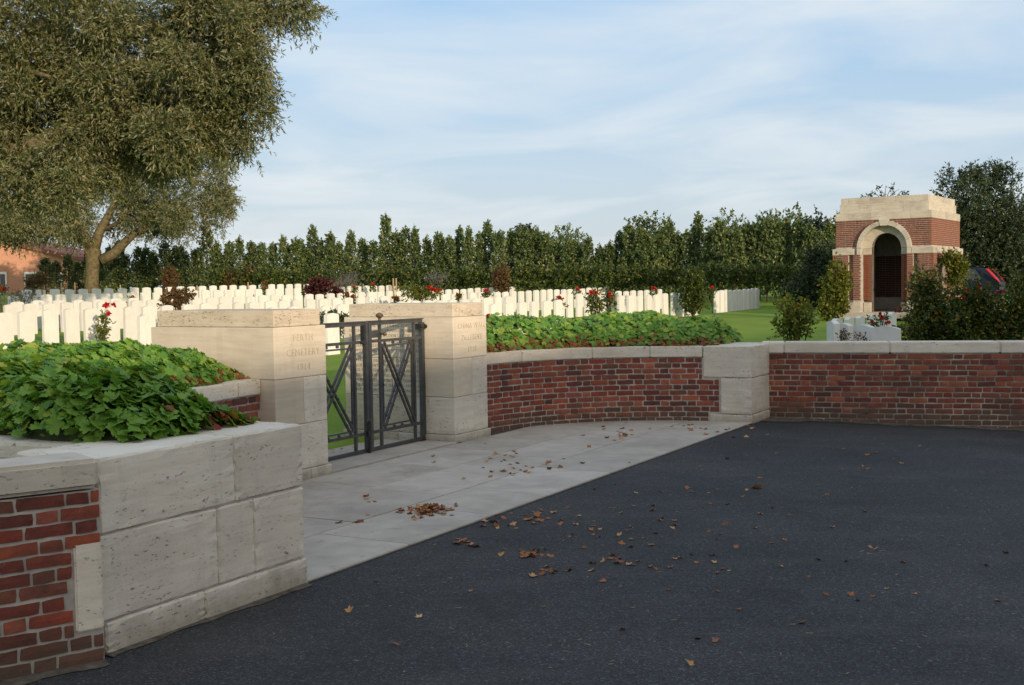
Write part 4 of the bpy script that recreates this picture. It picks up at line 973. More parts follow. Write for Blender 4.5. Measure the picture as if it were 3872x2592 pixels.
limbs = [([P(-520, 700), P(-120, 640), P(150, 540), P(330, 440), P(520, 400)], [0.40, 0.30, 0.19, 0.12, 0.05]), ([P(-500, 500), P(-100, 430), P(110, 370), P(260, 345), P(420, 300)], [0.3, 0.2, 0.13, 0.09, 0.03]),
         ([P(-500, 420), P(-60, 240), P(60, 170), P(160, 90), P(260, 30)], [0.3, 0.22, 0.17, 0.10, 0.04]), ([P(30, 240, 26.6), P(110, 270, 26), P(190, 290, 25.4)], [0.1, 0.06, 0.03]), ([P(520, 400), P(720, 380), P(900, 330)], [0.05, 0.03, 0.01]), ([P(260, 345), P(480, 250), P(700, 170), P(950, 90)], [0.09, 0.06, 0.04, 0.01])]
tree('willow_tree', 'near willow tree with silvery narrow leaves, its boughs filling the top left', 'tree', base, [base, P(-520, 900), P(-510, 600), P(-500, 400)], [0.62, 0.5, 0.45, 0.36], bl, 17500, 16, 0.42, 0.110, 0.026, WILLOW, BARK, limbs, 0.6, 0.30)
# the second willow, its trunk between graves and orchard
D2 = 60.0
base = atd(345, 1120, D2); base.z = gz(base.x, base.y) - 0.1
Q = lambda px, py, D=D2: atd(px, py, D)
area2 = [(60, 830, 80), (200, 790, 110), (380, 700, 130), (560, 680, 120), (730, 640, 90), (680, 780, 100), (790, 750, 60), (620, 840, 60), (470, 800, 70), (250, 830, 60), (60, 840, 50), (820, 590, 60), (-60, 780, 100), (330, 600, 130)]
bl = lobes(area2, 34, 70, D2, 90, 3.0) + [ell(a_, b_, c_, 59 + random.uniform(-1, 1)) for a_, b_, c_ in ((830, 820, 44), (850, 780, 36), (790, 860, 34), (820, 690, 44), (845, 640, 34), (700, 880, 30), (560, 880, 34), (190, 890, 26), (300, 890, 28), (240, 905, 22))]
limbs = [([Q(385, 985), Q(430, 960), Q(500, 890), Q(590, 830), Q(680, 770)], [0.30, 0.26, 0.2, 0.13, 0.05]), ([Q(350, 960), Q(375, 880), Q(430, 780), Q(455, 680), Q(470, 600)], [0.34, 0.25, 0.18, 0.13, 0.06]), ([Q(345, 960), Q(320, 890), Q(270, 820), Q(230, 740)], [0.34, 0.22, 0.15, 0.06]), ([Q(395, 870), Q(470, 830), Q(540, 740)], [0.12, 0.09, 0.04])]
tree('willow_tree', 'far willow tree with forked mossy trunk standing behind the headstones', 'tree', base, [base, Q(348, 1060), Q(350, 1000), Q(352, 955), Q(345, 930)], [0.42, 0.335, 0.34, 0.42, 0.34], bl, 11000, 13, 0.55, 0.15, 0.040, WILLOW, BARK, limbs, 0.5, 0.35)

# orchard: slim pear trees, one thing each, five shared shapes
PT = []
for v in range(6):
    hgt = 1.0; nw = 300
    zz = rng.random(nw) ** 0.8; rad = 0.46 * np.clip(1.0 - np.clip(zz - 0.52, 0, 1) * 1.95, 0.07, 1) * (0.55 + 0.65 * np.sin(zz * (10 + v) + v) ** 2) * np.sqrt(rng.random(nw)) + 0.03
    an = rng.random(nw) * 6.283
    Pp = np.stack([rad * np.cos(an), rad * np.sin(an), 0.25 + zz * 3.0], 1); Dd = np.stack([np.cos(an) * 0.6, np.sin(an) * 0.6, 0.7 + 0 * an], 1) + 0.35 * rng.normal(size=(nw, 3))
    per = 6; kk = rng.random((nw, per)); C = Pp[:, None, :] + norm(Dd)[:, None, :] * (0.24 * kk)[..., None]
    tip = rng.random(26); Ct = np.stack([0.03 * rng.normal(size=26), 0.03 * rng.normal(size=26), 3.05 + tip * 0.5], 1)
    C = np.concatenate([C.reshape(-1, 3), Ct]); DD = np.concatenate([np.repeat(Dd, per, 0), rand_dir(26)]) + 0.8 * rng.normal(size=(nw * per + 26, 3)); DD[:, 2] -= 0.5
    sz = 0.7 + 0.6 * rng.random(len(C)); Vq, Fq = leaf_quads(C, DD, 0.15 * sz, 0.085 * sz)
    cme = mesh_np('crown', Vq, Fq, PEAR)
    bm = bmesh.new(); bm_tube(bm, [(0, 0, -0.2), (0.02, 0, 1.2), (-0.01, 0.02, 2.4), (0.01, 0, 3.6)], [0.05, 0.04, 0.025, 0.006], 6)
    PT.append((cme, bm_mesh('trunk', bm, BARK_D, True)))
def interp(x, tab):
    for (x0, y0), (x1, y1) in zip(tab, tab[1:]):
        if x <= x1: return y0 + (y1 - y0) * (x - x0) / (x1 - x0)
    return tab[-1][1]
TOPS = [(-120, 960), (150, 960), (400, 940), (700, 915), (880, 905), (1100, 890), (1400, 890), (1620, 880), (1800, 870), (1930, 860), (2080, 895), (2250, 890), (2380, 872), (2500, 868), (2600, 858), (2750, 852), (2900, 838), (3020, 838), (3180, 850)]
k = 0; nrow = [0, 0]
for row, (dx_, dd_, step, lift) in enumerate(((0, 0, 38, 0), (24, 4.0, 60, 22))):
    x = 170.0 + dx_ * 7
    while x < 3190:
        D = 69 - 17 * max(0, x) / 3160 + dd_ + random.uniform(-.7, .7)
        top = interp(x, TOPS) + random.gauss(4, 22) + lift
        Pt = atd(x, top, D); g0 = gz(Pt.x, Pt.y); h = max(2.0, Pt.z - g0)
        nrow[row] += 1
        t_ = thing('pear_tree', 'slim upright pear tree, %s from the left in the %s row of the orchard' % ((ordinal(nrow[row]) if nrow[row] < 60 else '%s' % ordinal(nrow[row])), ('front', 'back')[row]), 'tree', (Pt.x, Pt.y, g0), random.uniform(0, 6.28), 'pear trees of the orchard')
        sc = h / 3.45; w_ = random.uniform(0.68, 0.95)
        t_.scale = (w_, w_, sc)
        cme, tme = PT[(k * 5 + random.randrange(3)) % 6]; link('trunk', tme, t_); link('crown', cme, t_); k += 1
        x += step * random.uniform(0.75, 1.25)
# round trees rising behind the orchard
for i, (px, py, r_, D, lab, mm) in enumerate(((2140, 930, 75, 82, 'rounded tree crown just above the middle of the orchard', PEAR), (2450, 900, 85, 74, 'broad yellowish tree crown above the orchard', HEDGEM), (1985, 900, 40, 84, 'small dark fir-like crown peeping above the orchard', DARKT), (2960, 900, 110, 62, 'tall bushy tree behind the orchard left of the brick shelter', PEAR), (2760, 920, 110, 64, 'wide bushy tree rising at the right of the orchard', PEAR), (3080, 900, 80, 60, 'narrow tree close behind the left wall of the shelter', DARKT))):
    c = atd(px, py, D); g0 = gz(c.x, c.y)
    b1 = [ell(px, py, r_, D), ell(px - r_ * 0.5, py + r_ * 0.6, r_ * 0.8, D), ell(px + r_ * 0.5, py + r_ * 0.6, r_ * 0.8, D), ell(px, py + r_ * 1.3, r_ * 0.8, D)]
    tree('broadleaf_tree', lab, 'tree', (c.x, c.y, g0), [(c.x, c.y, g0), (c.x, c.y, c.z)], [0.16, 0.05], b1, 900, 8, 0.5, 0.17, 0.10, mm, BARK_D, (), 0.2, 0.3, 'trees behind the orchard', 0.5)
# dark trees behind the shelter
for i, (bl_, lab) in enumerate((([(3640, 760, 95), (3600, 880, 120), (3700, 880, 120), (3650, 1000, 130)], 'dark upright tree right behind the shelter roof'), ([(3770, 745, 75), (3800, 860, 110), (3760, 980, 130), (3840, 1000, 100)], 'tall dark tree with spiky top at the right edge'), ([(3880, 880, 100), (3900, 1000, 120), (3860, 1060, 90)], 'dark bush-like tree cut by the right edge of the photo'), ([(3120, 1010, 70), (3090, 1090, 70), (3040, 1120, 60)], 'dark low tree in the shade left of the shelter'))):
    D = 49 + i if i < 3 else 45
    b1 = [ell(a_, b_, c_, D + 0.8 * random.uniform(-1, 1)) for a_, b_, c_ in bl_]; c = atd(bl_[0][0], bl_[0][1], D); g0 = gz(c.x, c.y)
    t_ = tree('dark_tree', lab, 'tree', (c.x, c.y, g0), [(c.x, c.y, g0), (c.x, c.y, c.z)], [0.16, 0.05], b1, 2600 if i < 3 else 1500, 7, 0.42, 0.13, 0.062, DARKT, BARK_D, (), 0.0, 0.3, 'dark trees around the shelter', 0.9)
    if i < 2:
        sp = [ell(bl_[0][0] + random.uniform(-90, 90), bl_[0][1] - random.uniform(40, 105), 8, D, rpy=40) for _ in range(16)]
        foliage('shoots', [((c_[0] - c.x, c_[1] - c.y, c_[2] - g0), r_) for c_, r_ in sp], 420, 5, 0.25, 0.12, 0.05, DARKT, t_, 0.0, 0.1, 1.5)
# bare shrub showing over the shelter roof
t_ = thing('sapling', 'thin leafy twigs showing above the flat stone roof of the shelter', 'tree', (0, 0, 0))
D = 44; c = atd(3340, 1100, D); t_.location = (c.x, c.y, gz(c.x, c.y)); b0 = Vector(t_.location)
bm = bmesh.new(); bm_tube(bm, [(0, 0, 0), Q(3340, 900, D) - b0, Q(3345, 760, D) - b0], [0.08, 0.05, 0.02], 6)
for a_, b_ in ((3290, 722), (3320, 712), (3375, 705), (3400, 715), (3420, 735), (3350, 700), (3275, 745)): bm_tube(bm, [Q(3345, 770, D) - b0, Q((3345 + a_) / 2, (b_ + 770) / 2 - 8, D) - b0, Q(a_, b_, D) - b0], [0.02, 0.012, 0.005], 5)
link('stem', bm_mesh('stem', bm, BARK_D), t_)
sb = [ell(a_, b_, 16, D, rpy=10) for a_, b_ in ((3290, 735), (3320, 715), (3375, 710), (3400, 722), (3425, 733), (3345, 740), (3380, 740), (3280, 742))]
foliage('leaves', [((c_[0] - b0.x, c_[1] - b0.y, c_[2] - b0.z), r_) for c_, r_ in sb], 60, 4, 0.12, 0.10, 0.06, DARKT, t_, 0.1, 0.1)

# low hedge at the foot of the orchard
hb = []
x = 820
while x < 3060:
    D = 62.5 - 15.5 * x / 3160; hb.append(ell(x, 1058 - 14 * x / 3160, 42, D, rpy=34 + random.uniform(-5, 5))); x += 46
h = thing('hedge', 'low green hedge with yellowing leaves along the foot of the orchard', 'hedge')
foliage('foliage', hb, 4200, 6, 0.22, 0.13, 0.085, HEDGEM, h, 0.1, 0.4)
hb = [ell(x, 1050, 40, 70, rpy=30) for x in range(430, 900, 44)]
h = thing('hedge', 'short dark hedge between the far willow trunk and the rusty shrubs', 'hedge')
foliage('foliage', hb, 1100, 6, 0.25, 0.14, 0.09, HEDGEM, h, 0.1, 0.4)

# ------------------------------------------------------------------ shrubs and roses among the graves
def shrub(name, label, cat, blobs, n, per, twl, ll, lw, m, stems=6, group=None, flowers=(), D=None, fr=0.05, shell=0.2, upw=0.6):
    c = Vector(blobs[0][0]); g0 = gz(c.x, c.y); t = thing(name, label, cat, (c.x, c.y, g0), 0, group); b_ = Vector((c.x, c.y, g0))
    bm = bmesh.new()
    for i in range(stems):
        q = Vector(random.choice(blobs)[0]) - b_; rr = blobs[0][1][0]
        q += Vector((random.uniform(-.6, .6) * rr, random.uniform(-.6, .6) * rr, random.uniform(0, .6) * rr))
        a_ = Vector((random.uniform(-.15, .15) * rr, random.uniform(-.15, .15) * rr, -0.05))
        bm_tube(bm, [a_, a_.lerp(q, 0.5) + Vector((0, 0, 0.1 * q.z)), q], [0.012, 0.009, 0.004], 5)
    link('stem', bm_mesh('stem', bm, STEM), t)
    foliage('foliage', [((k_[0] - b_.x, k_[1] - b_.y, k_[2] - b_.z), r_) for k_, r_ in blobs], n, per, twl, ll, lw, m, t, 0.15, shell, upw)
    for fx, fy in flowers:
        f = atd(fx, fy, D) - b_
        # a rose head: whorls of petals
        nP = 14; Cs = np.zeros((nP, 3)); Cs[:, :] = np.array(f); d_ = rand_dir(nP)
        Vq, Fq = leaf_quads(Cs, d_, fr, fr * 0.9); link('flower', mesh_np('flower', Vq, Fq, FLOWER), t)
    return t
RG = 'red roses among the headstones'
shrub('rose_bush', 'red rose bush between headstones at the far left, bloom at mid height', 'rose bush', [ell(395, 1220, 14, 25.5, rpy=55), ell(385, 1260, 14, 25.5, rpy=50)], 90, 6, 0.10, 0.06, 0.035, IVYM, 4, RG, ((396, 1158), (412, 1187), (405, 1152), (430, 1156)), 25.3, 0.075)
shrub('rose_bush', 'red rose at the left edge in front of white headstones', 'rose bush', [ell(6, 1100, 20, 34, rpy=20)], 40, 5, 0.1, 0.06, 0.035, ROSEL, 3, RG, ((2, 1090), (14, 1096)), 34, 0.11)
shrub('rose_bush', 'single red rose close to the right shoulder of the CHINA WALL pillar', 'rose bush', [ell(1846, 1225, 8, 16.6, rpy=22)], 16, 5, 0.06, 0.04, 0.02, ROSEL, 2, RG, ((1844, 1198), (1850, 1212), (1856, 1217)), 16.5, 0.055)
shrub('rose_bush', 'tall rose bush with red blooms between two groups of headstones, right of centre', 'rose bush', [ell(2245, 1135, 24, 32, rpy=42), ell(2250, 1165, 20, 32, rpy=40)], 110, 6, 0.14, 0.085, 0.045, ROSEL, 5, RG, ((2236, 1107), (2252, 1108), (2234, 1104)), 31.8, 0.075)
shrub('rose_bush', 'thin rose stem with small red buds in front of white headstones', 'rose bush', [ell(2303, 1140, 15, 32, rpy=45)], 80, 6, 0.14, 0.085, 0.045, ROSEL, 4, RG, ((2306, 1108), (2307, 1122)), 31.8, 0.06)
for i, (fx, fy, D, lab) in enumerate(((2183, 1094, 40, 'pair of red roses against the hedge, above far headstones'), (2115, 1128, 31, 'red rose above the grey shaded headstones'), (1662, 1098, 42, 'cluster of red roses in the middle distance over the right pillar'), (1735, 1113, 38, 'red rose stem just above the right pillar top'), (1337, 1120, 36, 'bright red rose left of the right pillar, over the gate'), (1340, 1082, 50, 'red rose in the far row, left of centre'), (1410, 1075, 52, 'small red rose below the orchard hedge'), (1312, 1112, 37, 'small red rose over the gate finial'), (1000, 1070, 52, 'red rose beside the rusty shrub in the far row'), (1002, 1090, 50, 'red rose low among the far white headstones'), (2693, 1088, 41, 'red roses over the right group of headstones'), (2473, 1093, 41, 'dark red rose low against the hedge, right of centre'), (500, 1122, 40, 'dark small red rose among grey headstones'), (1497, 1125, 36, 'red rose right of the finial among headstones'), (1285, 1072, 52, 'red rose next to the purple shrub'), (1840, 1100, 36, 'small red rose over the right pillar corner'))):
    fl = [(fx + random.uniform(-9, 9) * (25 / D), fy + random.uniform(-6, 6) * (25 / D)) for _ in range(3)]
    shrub('rose_bush', lab, 'rose bush', [ell(fx, fy + 26 * 30 / D, 14 * 30 / D, D, rpy=24 * 30 / D)], 42, 5, 0.12, 0.07, 0.04, ROSEL, 3, RG, fl, D, 0.075 if D > 35 else 0.065)
shrub('purple_shrub', 'dark purple leafed shrub among headstones left of the gate', 'shrub', [ell(1215, 1082, 50, 44, rpy=22), ell(1180, 1108, 30, 44, rpy=20), ell(1270, 1112, 26, 44, rpy=20), ell(1200, 1130, 24, 44, rpy=20)], 420, 6, 0.16, 0.11, 0.07, PURPLE, 7)
for px, py, rx_, ry_, D, lab in ((880, 1062, 26, 34, 58, 'rusty brown shrub before the orchard, the left one of a pair'), (940, 1050, 22, 40, 58, 'rusty brown shrub before the orchard, the right one of a pair'), (1895, 1055, 30, 48, 50, 'reddish brown shrub standing over the right pillar'), (640, 1050, 28, 40, 62, 'thin brownish shrub left of the rusty pair'), (1490, 1040, 24, 20, 56, 'small brown shrub top on two pale stakes')):
    shrub('rusty_shrub', lab, 'shrub', [ell(px, py, rx_, D, rpy=ry_), ell(px, py + ry_ * 0.8, rx_ * 0.7, D, rpy=ry_ * 0.6)], 420, 6, 0.2, 0.10, 0.05, BROWNL, 8, 'rusty shrubs near the orchard')
shrub('rose_bush', 'tall leggy brownish bush with thick stem between headstones left of the PERTH pillar', 'rose bush', [ell(665, 1130, 40, 30, rpy=34), ell(700, 1120, 26, 30, rpy=30), ell(640, 1150, 30, 30, rpy=30), ell(690, 1165, 12, 30, rpy=30)], 200, 6, 0.14, 0.085, 0.045, BROWNL, 9)
shrub('green_shrub', 'narrow upright green shrub between two groups of headstones, right of centre', 'shrub', [ell(2620, 1070, 36, 37.5, rpy=50), ell(2620, 1130, 40, 37.5, rpy=60)], 900, 7, 0.18, 0.085, 0.04, HEDGEM, 8, shell=0.3)
shrub('flowering_shrub', 'leafy light green shrub before white headstones over the right pillar', 'shrub', [ell(1560, 1112, 34, 34, rpy=28), ell(1600, 1118, 34, 34, rpy=26), ell(1632, 1115, 20, 34, rpy=26)], 210, 6, 0.15, 0.075, 0.04, IVYM, 8, None, ((1620, 1088), (1632, 1092), (1640, 1095), (1645, 1100)), 33.8, 0.075)
for px, py, w_, D, lab in ((1650, 1062, 60, 50, 'grey lavender-like tuft before the hedge, above the right pillar'), (1330, 1062, 50, 52, 'pale grey tuft among far headstones beside the roses'), (1290, 1090, 40, 48, 'pale dry flowering tuft by the purple shrub')):
    shrub('lavender_tuft', lab, 'plant', [ell(px, py, w_, D, rpy=22)], 130, 4, 0.3, 0.14, 0.014, GREYL, 10, 'grey tufts among the headstones', upw=1.4)
shrub('box_bush', 'dark round bush behind the lone headstone inside the gate', 'shrub', [ell(1225, 1205, 22, 23.6), ell(1262, 1200, 20, 23.8), ell(1300, 1212, 22, 23.6), ell(1270, 1240, 34, 24)], 420, 6, 0.08, 0.045, 0.03, DARKT, 5)
shrub('young_tree', 'small staked tree with dark twigs in the far left rows', 'tree', [ell(150, 1062, 30, 46, rpy=22), ell(120, 1075, 24, 46, rpy=18)], 200, 5, 0.18, 0.09, 0.05, BROWNL, 6)
shrub('pale_shrub', 'pale leafy plant among far left headstones', 'plant', [ell(60, 1130, 50, 34, rpy=22), ell(110, 1125, 40, 34, rpy=20)], 130, 5, 0.2, 0.07, 0.02, GREYL, 8)
# rose bushes over the road wall
RB = 'rose bushes behind the road wall'
shrub('rose_bush', 'loose yellowing rose bush standing alone on the lawn above the pier', 'rose bush', [ell(3000, 1230, 62, 16.5, rpy=70), ell(2985, 1160, 30, 16.5, rpy=50), ell(3040, 1180, 30, 16.5, rpy=40)], 300, 7, 0.12, 0.050, 0.028, IVYM, 14, RB)
shrub('rose_bush', 'big dark rose bush with yellow leaves in front of the shelter doorway', 'rose bush', [ell(3520, 1190, 85, 16, rpy=120), ell(3490, 1250, 80, 15.8, rpy=70), ell(3580, 1240, 80, 15.8, rpy=80), ell(3500, 1080, 50, 16, rpy=60)], 1500, 7, 0.13, 0.050, 0.030, ROSEL, 18, RB, ((3405, 1168), (3388, 1176)), 15.2, 0.03)
shrub('rose_bush', 'dark rose bush with red buds before the parked car', 'rose bush', [ell(3690, 1160, 80, 15.5, rpy=90), ell(3650, 1240, 80, 15.5, rpy=80), ell(3740, 1230, 70, 15.5, rpy=80)], 1300, 7, 0.13, 0.050, 0.030, ROSEL, 16, RB, ((3656, 1098), (3700, 1090), (3772, 1106), (3795, 1104), (3646, 1127)), 15.3, 0.03)
shrub('rose_bush', 'dark rose bush cut off by the right edge of the photo', 'rose bush', [ell(3850, 1200, 60, 15.5, rpy=100), ell(3880, 1120, 60, 15.8, rpy=80), ell(3800, 1270, 60, 15.5, rpy=60)], 900, 7, 0.13, 0.050, 0.030, ROSEL, 12, RB)
shrub('rose_bush', 'small sprig with dark red roses in front of the shelter headstones', 'rose bush', [ell(3305, 1225, 14, 15.8, rpy=26), ell(3340, 1215, 16, 15.8, rpy=20)], 40, 5, 0.07, 0.04, 0.022, ROSEL, 5, RB, ((3328, 1188), (3334, 1198), (3339, 1204), (3352, 1222), (3361, 1220), (3298, 1216)), 15.2, 0.032)
shrub('dark_sprig', 'dark bare sprig rising just over the road wall coping before the grey headstones', 'plant', [ell(3190, 1275, 24, 14.9, rpy=22), ell(3255, 1285, 22, 14.9, rpy=12)], 60, 5, 0.06, 0.03, 0.015, BROWNL, 8)
# climbers on the shelter
for bl_, n_, lab, D in (([(3165, 1060, 45, 80), (3150, 1110, 50, 70), (3170, 1150, 40, 40), (3185, 1090, 28, 60)], 800, 'yellow green climber at the left corner of the shelter', 35.5), ([(3480, 1060, 40, 60), (3470, 1110, 40, 60), (3510, 1130, 40, 60)], 700, 'climber on the front wall right of the shelter arch', 36.4), ([(3600, 990, 38, 26), (3625, 1020, 34, 40), (3610, 1060, 26, 50), (3590, 975, 20, 20)], 560, 'bright yellow green climber on the side wall of the shelter', 36.0), ([(3130, 1170, 40, 30), (3165, 1175, 30, 25)], 220, 'low green plant at the foot of the shelter corner', 35.5)):
    shrub('climber', lab, 'climbing plant', [ell(a_, b_, c_, D + random.uniform(-.2, .2), rpy=d_) for a_, b_, c_, d_ in bl_], n_, 6, 0.16, 0.085, 0.055, IVYM, 6, 'climbing plants on the shelter')

# stakes
bm = bmesh.new(); bm_tube(bm, [(0, 0, -0.2), (0, 0, 1.0)], 0.035, 8); SM = bm_mesh('stake', bm, STAKE)
for px, py, D, h_, lab in ((232, 1082, 58, 1.1, 'pale wooden stake left of the far willow trunk, the left one'), (283, 1080, 58, 1.1, 'pale wooden stake next to the far willow trunk'), (455, 1082, 60, 1.0, 'short wooden stake right of the far willow trunk'), (1487, 1065, 54, 1.1, 'left stake of the pale pair before the hedge'), (1498, 1065, 54, 1.1, 'right stake of the pale pair before the hedge'), (745, 1085, 52, 1.0, 'thin pale stake among far left headstones'), (160, 1110, 40, 1.1, 'thick tan stake holding the small staked tree'), (2180, 1055, 58, 1.0, 'grey post in the dark hedge right of centre'), (2370, 1055, 56, 1.0, 'pale post in the hedge near the right graves'), (938, 1080, 55, 1.1, 'short pale stake by the rusty shrubs')):
    c = atd(px, py, D); o = link('wooden_stake', SM, None, (c.x, c.y, c.z - 0.95)); o.scale = (1, 1, h_); props(o, lab, 'stake', 'wooden stakes')

# ------------------------------------------------------------------ farm building, far left
D = 78.0; pA = atd(-330, 1110, D); pB = atd(296, 1110, D); g0 = gz(pB.x, pB.y) - 0.3
fb = thing('farm_building', 'long low orange brick farm building with red roof edge behind the far willow', 'building', (pB.x, pB.y, g0), 0)
wd = pB.x - pA.x; zr_ = atd(296, 985, D).z - g0; zl_ = atd(-330, 838, D).z - g0
bm = bmesh.new(); pts = [(-wd, 0), (0, 0), (0, zr_), (-wd, zl_)]
va = [bm.verts.new((x, 0, z)) for x, z in pts]; vb = [bm.verts.new((x, 9, z)) for x, z in pts]
bm.faces.new(va); bm.faces.new(vb[::-1])
for i in range(4): bm.faces.new((va[i], va[(i + 1) % 4], vb[(i + 1) % 4], vb[i]))
link('wall', bm_mesh('wall', bm, FARMB), fb)
bm = bmesh.new(); pts = [(-wd - 0.2, zl_ + 0.05), (0.1, zr_ - 0.01), (0.1, zr_ + 0.24), (-wd - 0.2, zl_ + 0.30)]
va = [bm.verts.new((x, -0.3, z)) for x, z in pts]; vb = [bm.verts.new((x, 9.3, z)) for x, z in pts]
bm.faces.new(va); bm.faces.new(vb[::-1])
for i in range(4): bm.faces.new((va[i], va[(i + 1) % 4], vb[(i + 1) % 4], vb[i]))
link('roof', bm_mesh('roof', bm, ROOFM), fb)
for x0, x1 in ((-30, 28), (92, 140), (222, 240)):
    a_ = atd(x0, 1030, D); c_ = atd(x1, 1100, D); X0, X1, Z1, Z0_ = a_.x - pB.x, c_.x - pB.x, a_.z - g0, c_.z - g0 - 0.3
    f_ = box('window', X0, X1, -0.06, 0.05, Z0_, Z1, WHITEP, fb, 0.01, 1)
    npn = max(1, int((X1 - X0) / 0.42)); 
    for i in range(npn):
        u0 = X0 + 0.1 + (X1 - X0 - 0.1) * i / npn; u1 = X0 + (X1 - X0 - 0.1) * (i + 1) / npn
        if u1 > u0 + 0.03: box('pane', u0, u1, -0.075, -0.062, Z0_ + 0.1, Z1 - 0.14, GLASS, f_, 0)

# ------------------------------------------------------------------ parked car behind the shelter
D = 46.0; c = atd(3600, 1085, D); gcar = atd(3660, 1012, D).z - 1.44
car = thing('parked_car', 'dark blue hatchback with tall red tail lamps parked behind the rose bushes', 'car', (c.x, c.y, gcar), R(-30))
prof = [(-2.0, 0.32), (-2.02, 0.62), (-1.9, 0.78), (-1.15, 0.94), (-0.55, 1.36), (-0.1, 1.44), (0.9, 1.44), (1.38, 1.36), (1.74, 0.98), (1.86, 0.86), (1.88, 0.5), (1.82, 0.32)]
bm = bmesh.new(); secs = []
for y, k_ in ((-0.82, 0.97), (-0.70, 1.0), (0.70, 1.0), (0.82, 0.97)):
    secs.append([bm.verts.new((x * (1 if abs(y) < 0.75 else 0.985), y * (1 - 0.22 * max(0, z - 0.9) / 0.54), z if abs(y) < 0.75 else 0.32 + (z - 0.32) * k_)) for x, z in prof])
for A, B in zip(secs, secs[1:]):
    for i in range(len(prof)): bm.faces.new((A[i], A[(i + 1) % len(prof)], B[(i + 1) % len(prof)], B[i]))
bm.faces.new(secs[0][::-1]); bm.faces.new(secs[-1])
link('body', bm_mesh('body', bm, PAINT), car)
def quad(name, pts, m, parent, th=0.012):
    bm = bmesh.new(); p = [Vector(q) for q in pts]; n = (p[1] - p[0]).cross(p[2] - p[0]).normalized()
    a_ = [bm.verts.new(q + n * th) for q in p]; b_ = [bm.verts.new(q - n * 0.01) for q in p]
    bm.faces.new(a_); bm.faces.new(b_[::-1])
    for i in range(len(p)): bm.faces.new((a_[i], a_[(i + 1) % len(p)], b_[(i + 1) % len(p)], b_[i]))
    return link(name, bm_mesh(name, bm, m), parent)
quad('rear_window', [(1.42, -0.52, 1.33), (1.73, -0.58, 1.00), (1.73, 0.58, 1.00), (1.42, 0.52, 1.33)], GLASS, car, 0.02)
quad('wiper', [(1.66, -0.1, 1.085), (1.70, -0.12, 1.05), (1.62, 0.35, 1.14), (1.60, 0.35, 1.16)], RUBBER, car, 0.035)
for sy in (-1, 1):
    quad('tail_lamp', [(1.40, sy * 0.60, 1.36), (1.76, sy * 0.66, 0.97), (1.86, sy * 0.80, 0.80), (1.68, sy * 0.79, 1.0), (1.34, sy * 0.68, 1.36)][::sy], LAMP, car, 0.02)
    quad('side_window', [(-0.95, sy * 0.80, 0.98), (1.2, sy * 0.80, 0.98), (0.95, sy * 0.685, 1.36), (-0.45, sy * 0.70, 1.34)][::-sy], GLASS, car, 0.015)
quad('rear_bumper', [(1.88, -0.78, 0.34), (1.88, 0.78, 0.34), (1.90, 0.78, 0.56), (1.90, -0.78, 0.56)], PAINT, car, 0.05)
for x in (-1.3, 1.2):
    for sy in (-1, 1):
        bm = bmesh.new(); bm_tube(bm, [(x, sy * 0.68, 0.30), (x, sy * 0.86, 0.30)], 0.30, 20); w_ = link('wheel', bm_mesh('wheel', bm, RUBBER), car)
        bm = bmesh.new(); bm_tube(bm, [(x, sy * 0.82, 0.30), (x, sy * 0.867, 0.30)], 0.18, 16); link('rim', bm_mesh('rim', bm, STEEL), w_)

# ------------------------------------------------------------------ fallen leaves
def dead_mesh(k, m):
    n = 9; V = [(0, 0, 0.02)]; 
    for i in range(n):
        a_ = 2 * math.pi * i / n; rr = (1.0 if i % 2 else 0.62) * random.uniform(0.8, 1.15); V.append((math.cos(a_) * rr, math.sin(a_) * rr * 0.72, 0))
    V = np.array(V); c = random.uniform(0.35, 0.9); V[:, 2] += c * V[:, 1] ** 2 + random.uniform(0.1, 0.5) * V[:, 0] ** 2 + 0.12 * rng.random(len(V)); V[:, 2] -= V[:, 2].min()
    return mesh_np('fallen_leaf', V, np.array([(0, 1 + i, 1 + (i + 1) % n) for i in range(n)]), m)
DK = [0, 0, 1, 2, 0, 1, 0, 2, 0, 2, 1, 0, 3, 3, 1, 0]
DM = [(dead_mesh(k, DEAD[DK[k]]), ('rust brown', 'tan', 'dark brown', 'pale dry')[DK[k]]) for k in range(16)]
def on_paving(P):
    s, t = ST(P.x, P.y)
    return t > -2.26 and abs(s) < 4.1
def drop(px, py, sz, where):
    P = atz(px, py, 0.0); s, t = ST(P.x, P.y)
    pv = on_paving(P); z = (0.036 if (abs(s) < 1.06 and t > -0.03) else 0.018) if pv else asph_z(P.x, P.y) + 0.003
    me, cn = random.choice(DM[:12] if random.random() < 0.95 else DM[12:] + DM)
    o = link('fallen_leaf', me, None, (P.x, P.y, z)); o.rotation_euler = (random.gauss(0, .25), random.gauss(0, .25), random.uniform(0, 6.28)); sz *= 1.05; o.scale = (sz, sz, sz * random.uniform(0.8, 1.3))
    place = 'pale paving' if pv else 'dark asphalt'
    if where: place += ' ' + where
    props(o, '%s curled fallen leaf lying on the %s' % (cn, place), 'leaf', '%s fallen leaves on the %s' % (cn, place))
def cluster(px, py, rx_, ry_, n, sz=0.034, where=''):
    for _ in range(n): drop(random.gauss(px, rx_), random.gauss(py, ry_), sz * random.uniform(0.6, 1.25), where)
cluster(2350, 1640, 45, 14, 22, 0.036, 'near the curved wall'); cluster(2600, 1625, 60, 10, 12, 0.036, 'near the curved wall')
cluster(1330, 1935, 60, 30, 8, 0.034, 'in front of the PERTH pillar'); cluster(2000, 1765, 110, 28, 26, 0.034); cluster(1850, 1730, 120, 30, 14, 0.03)
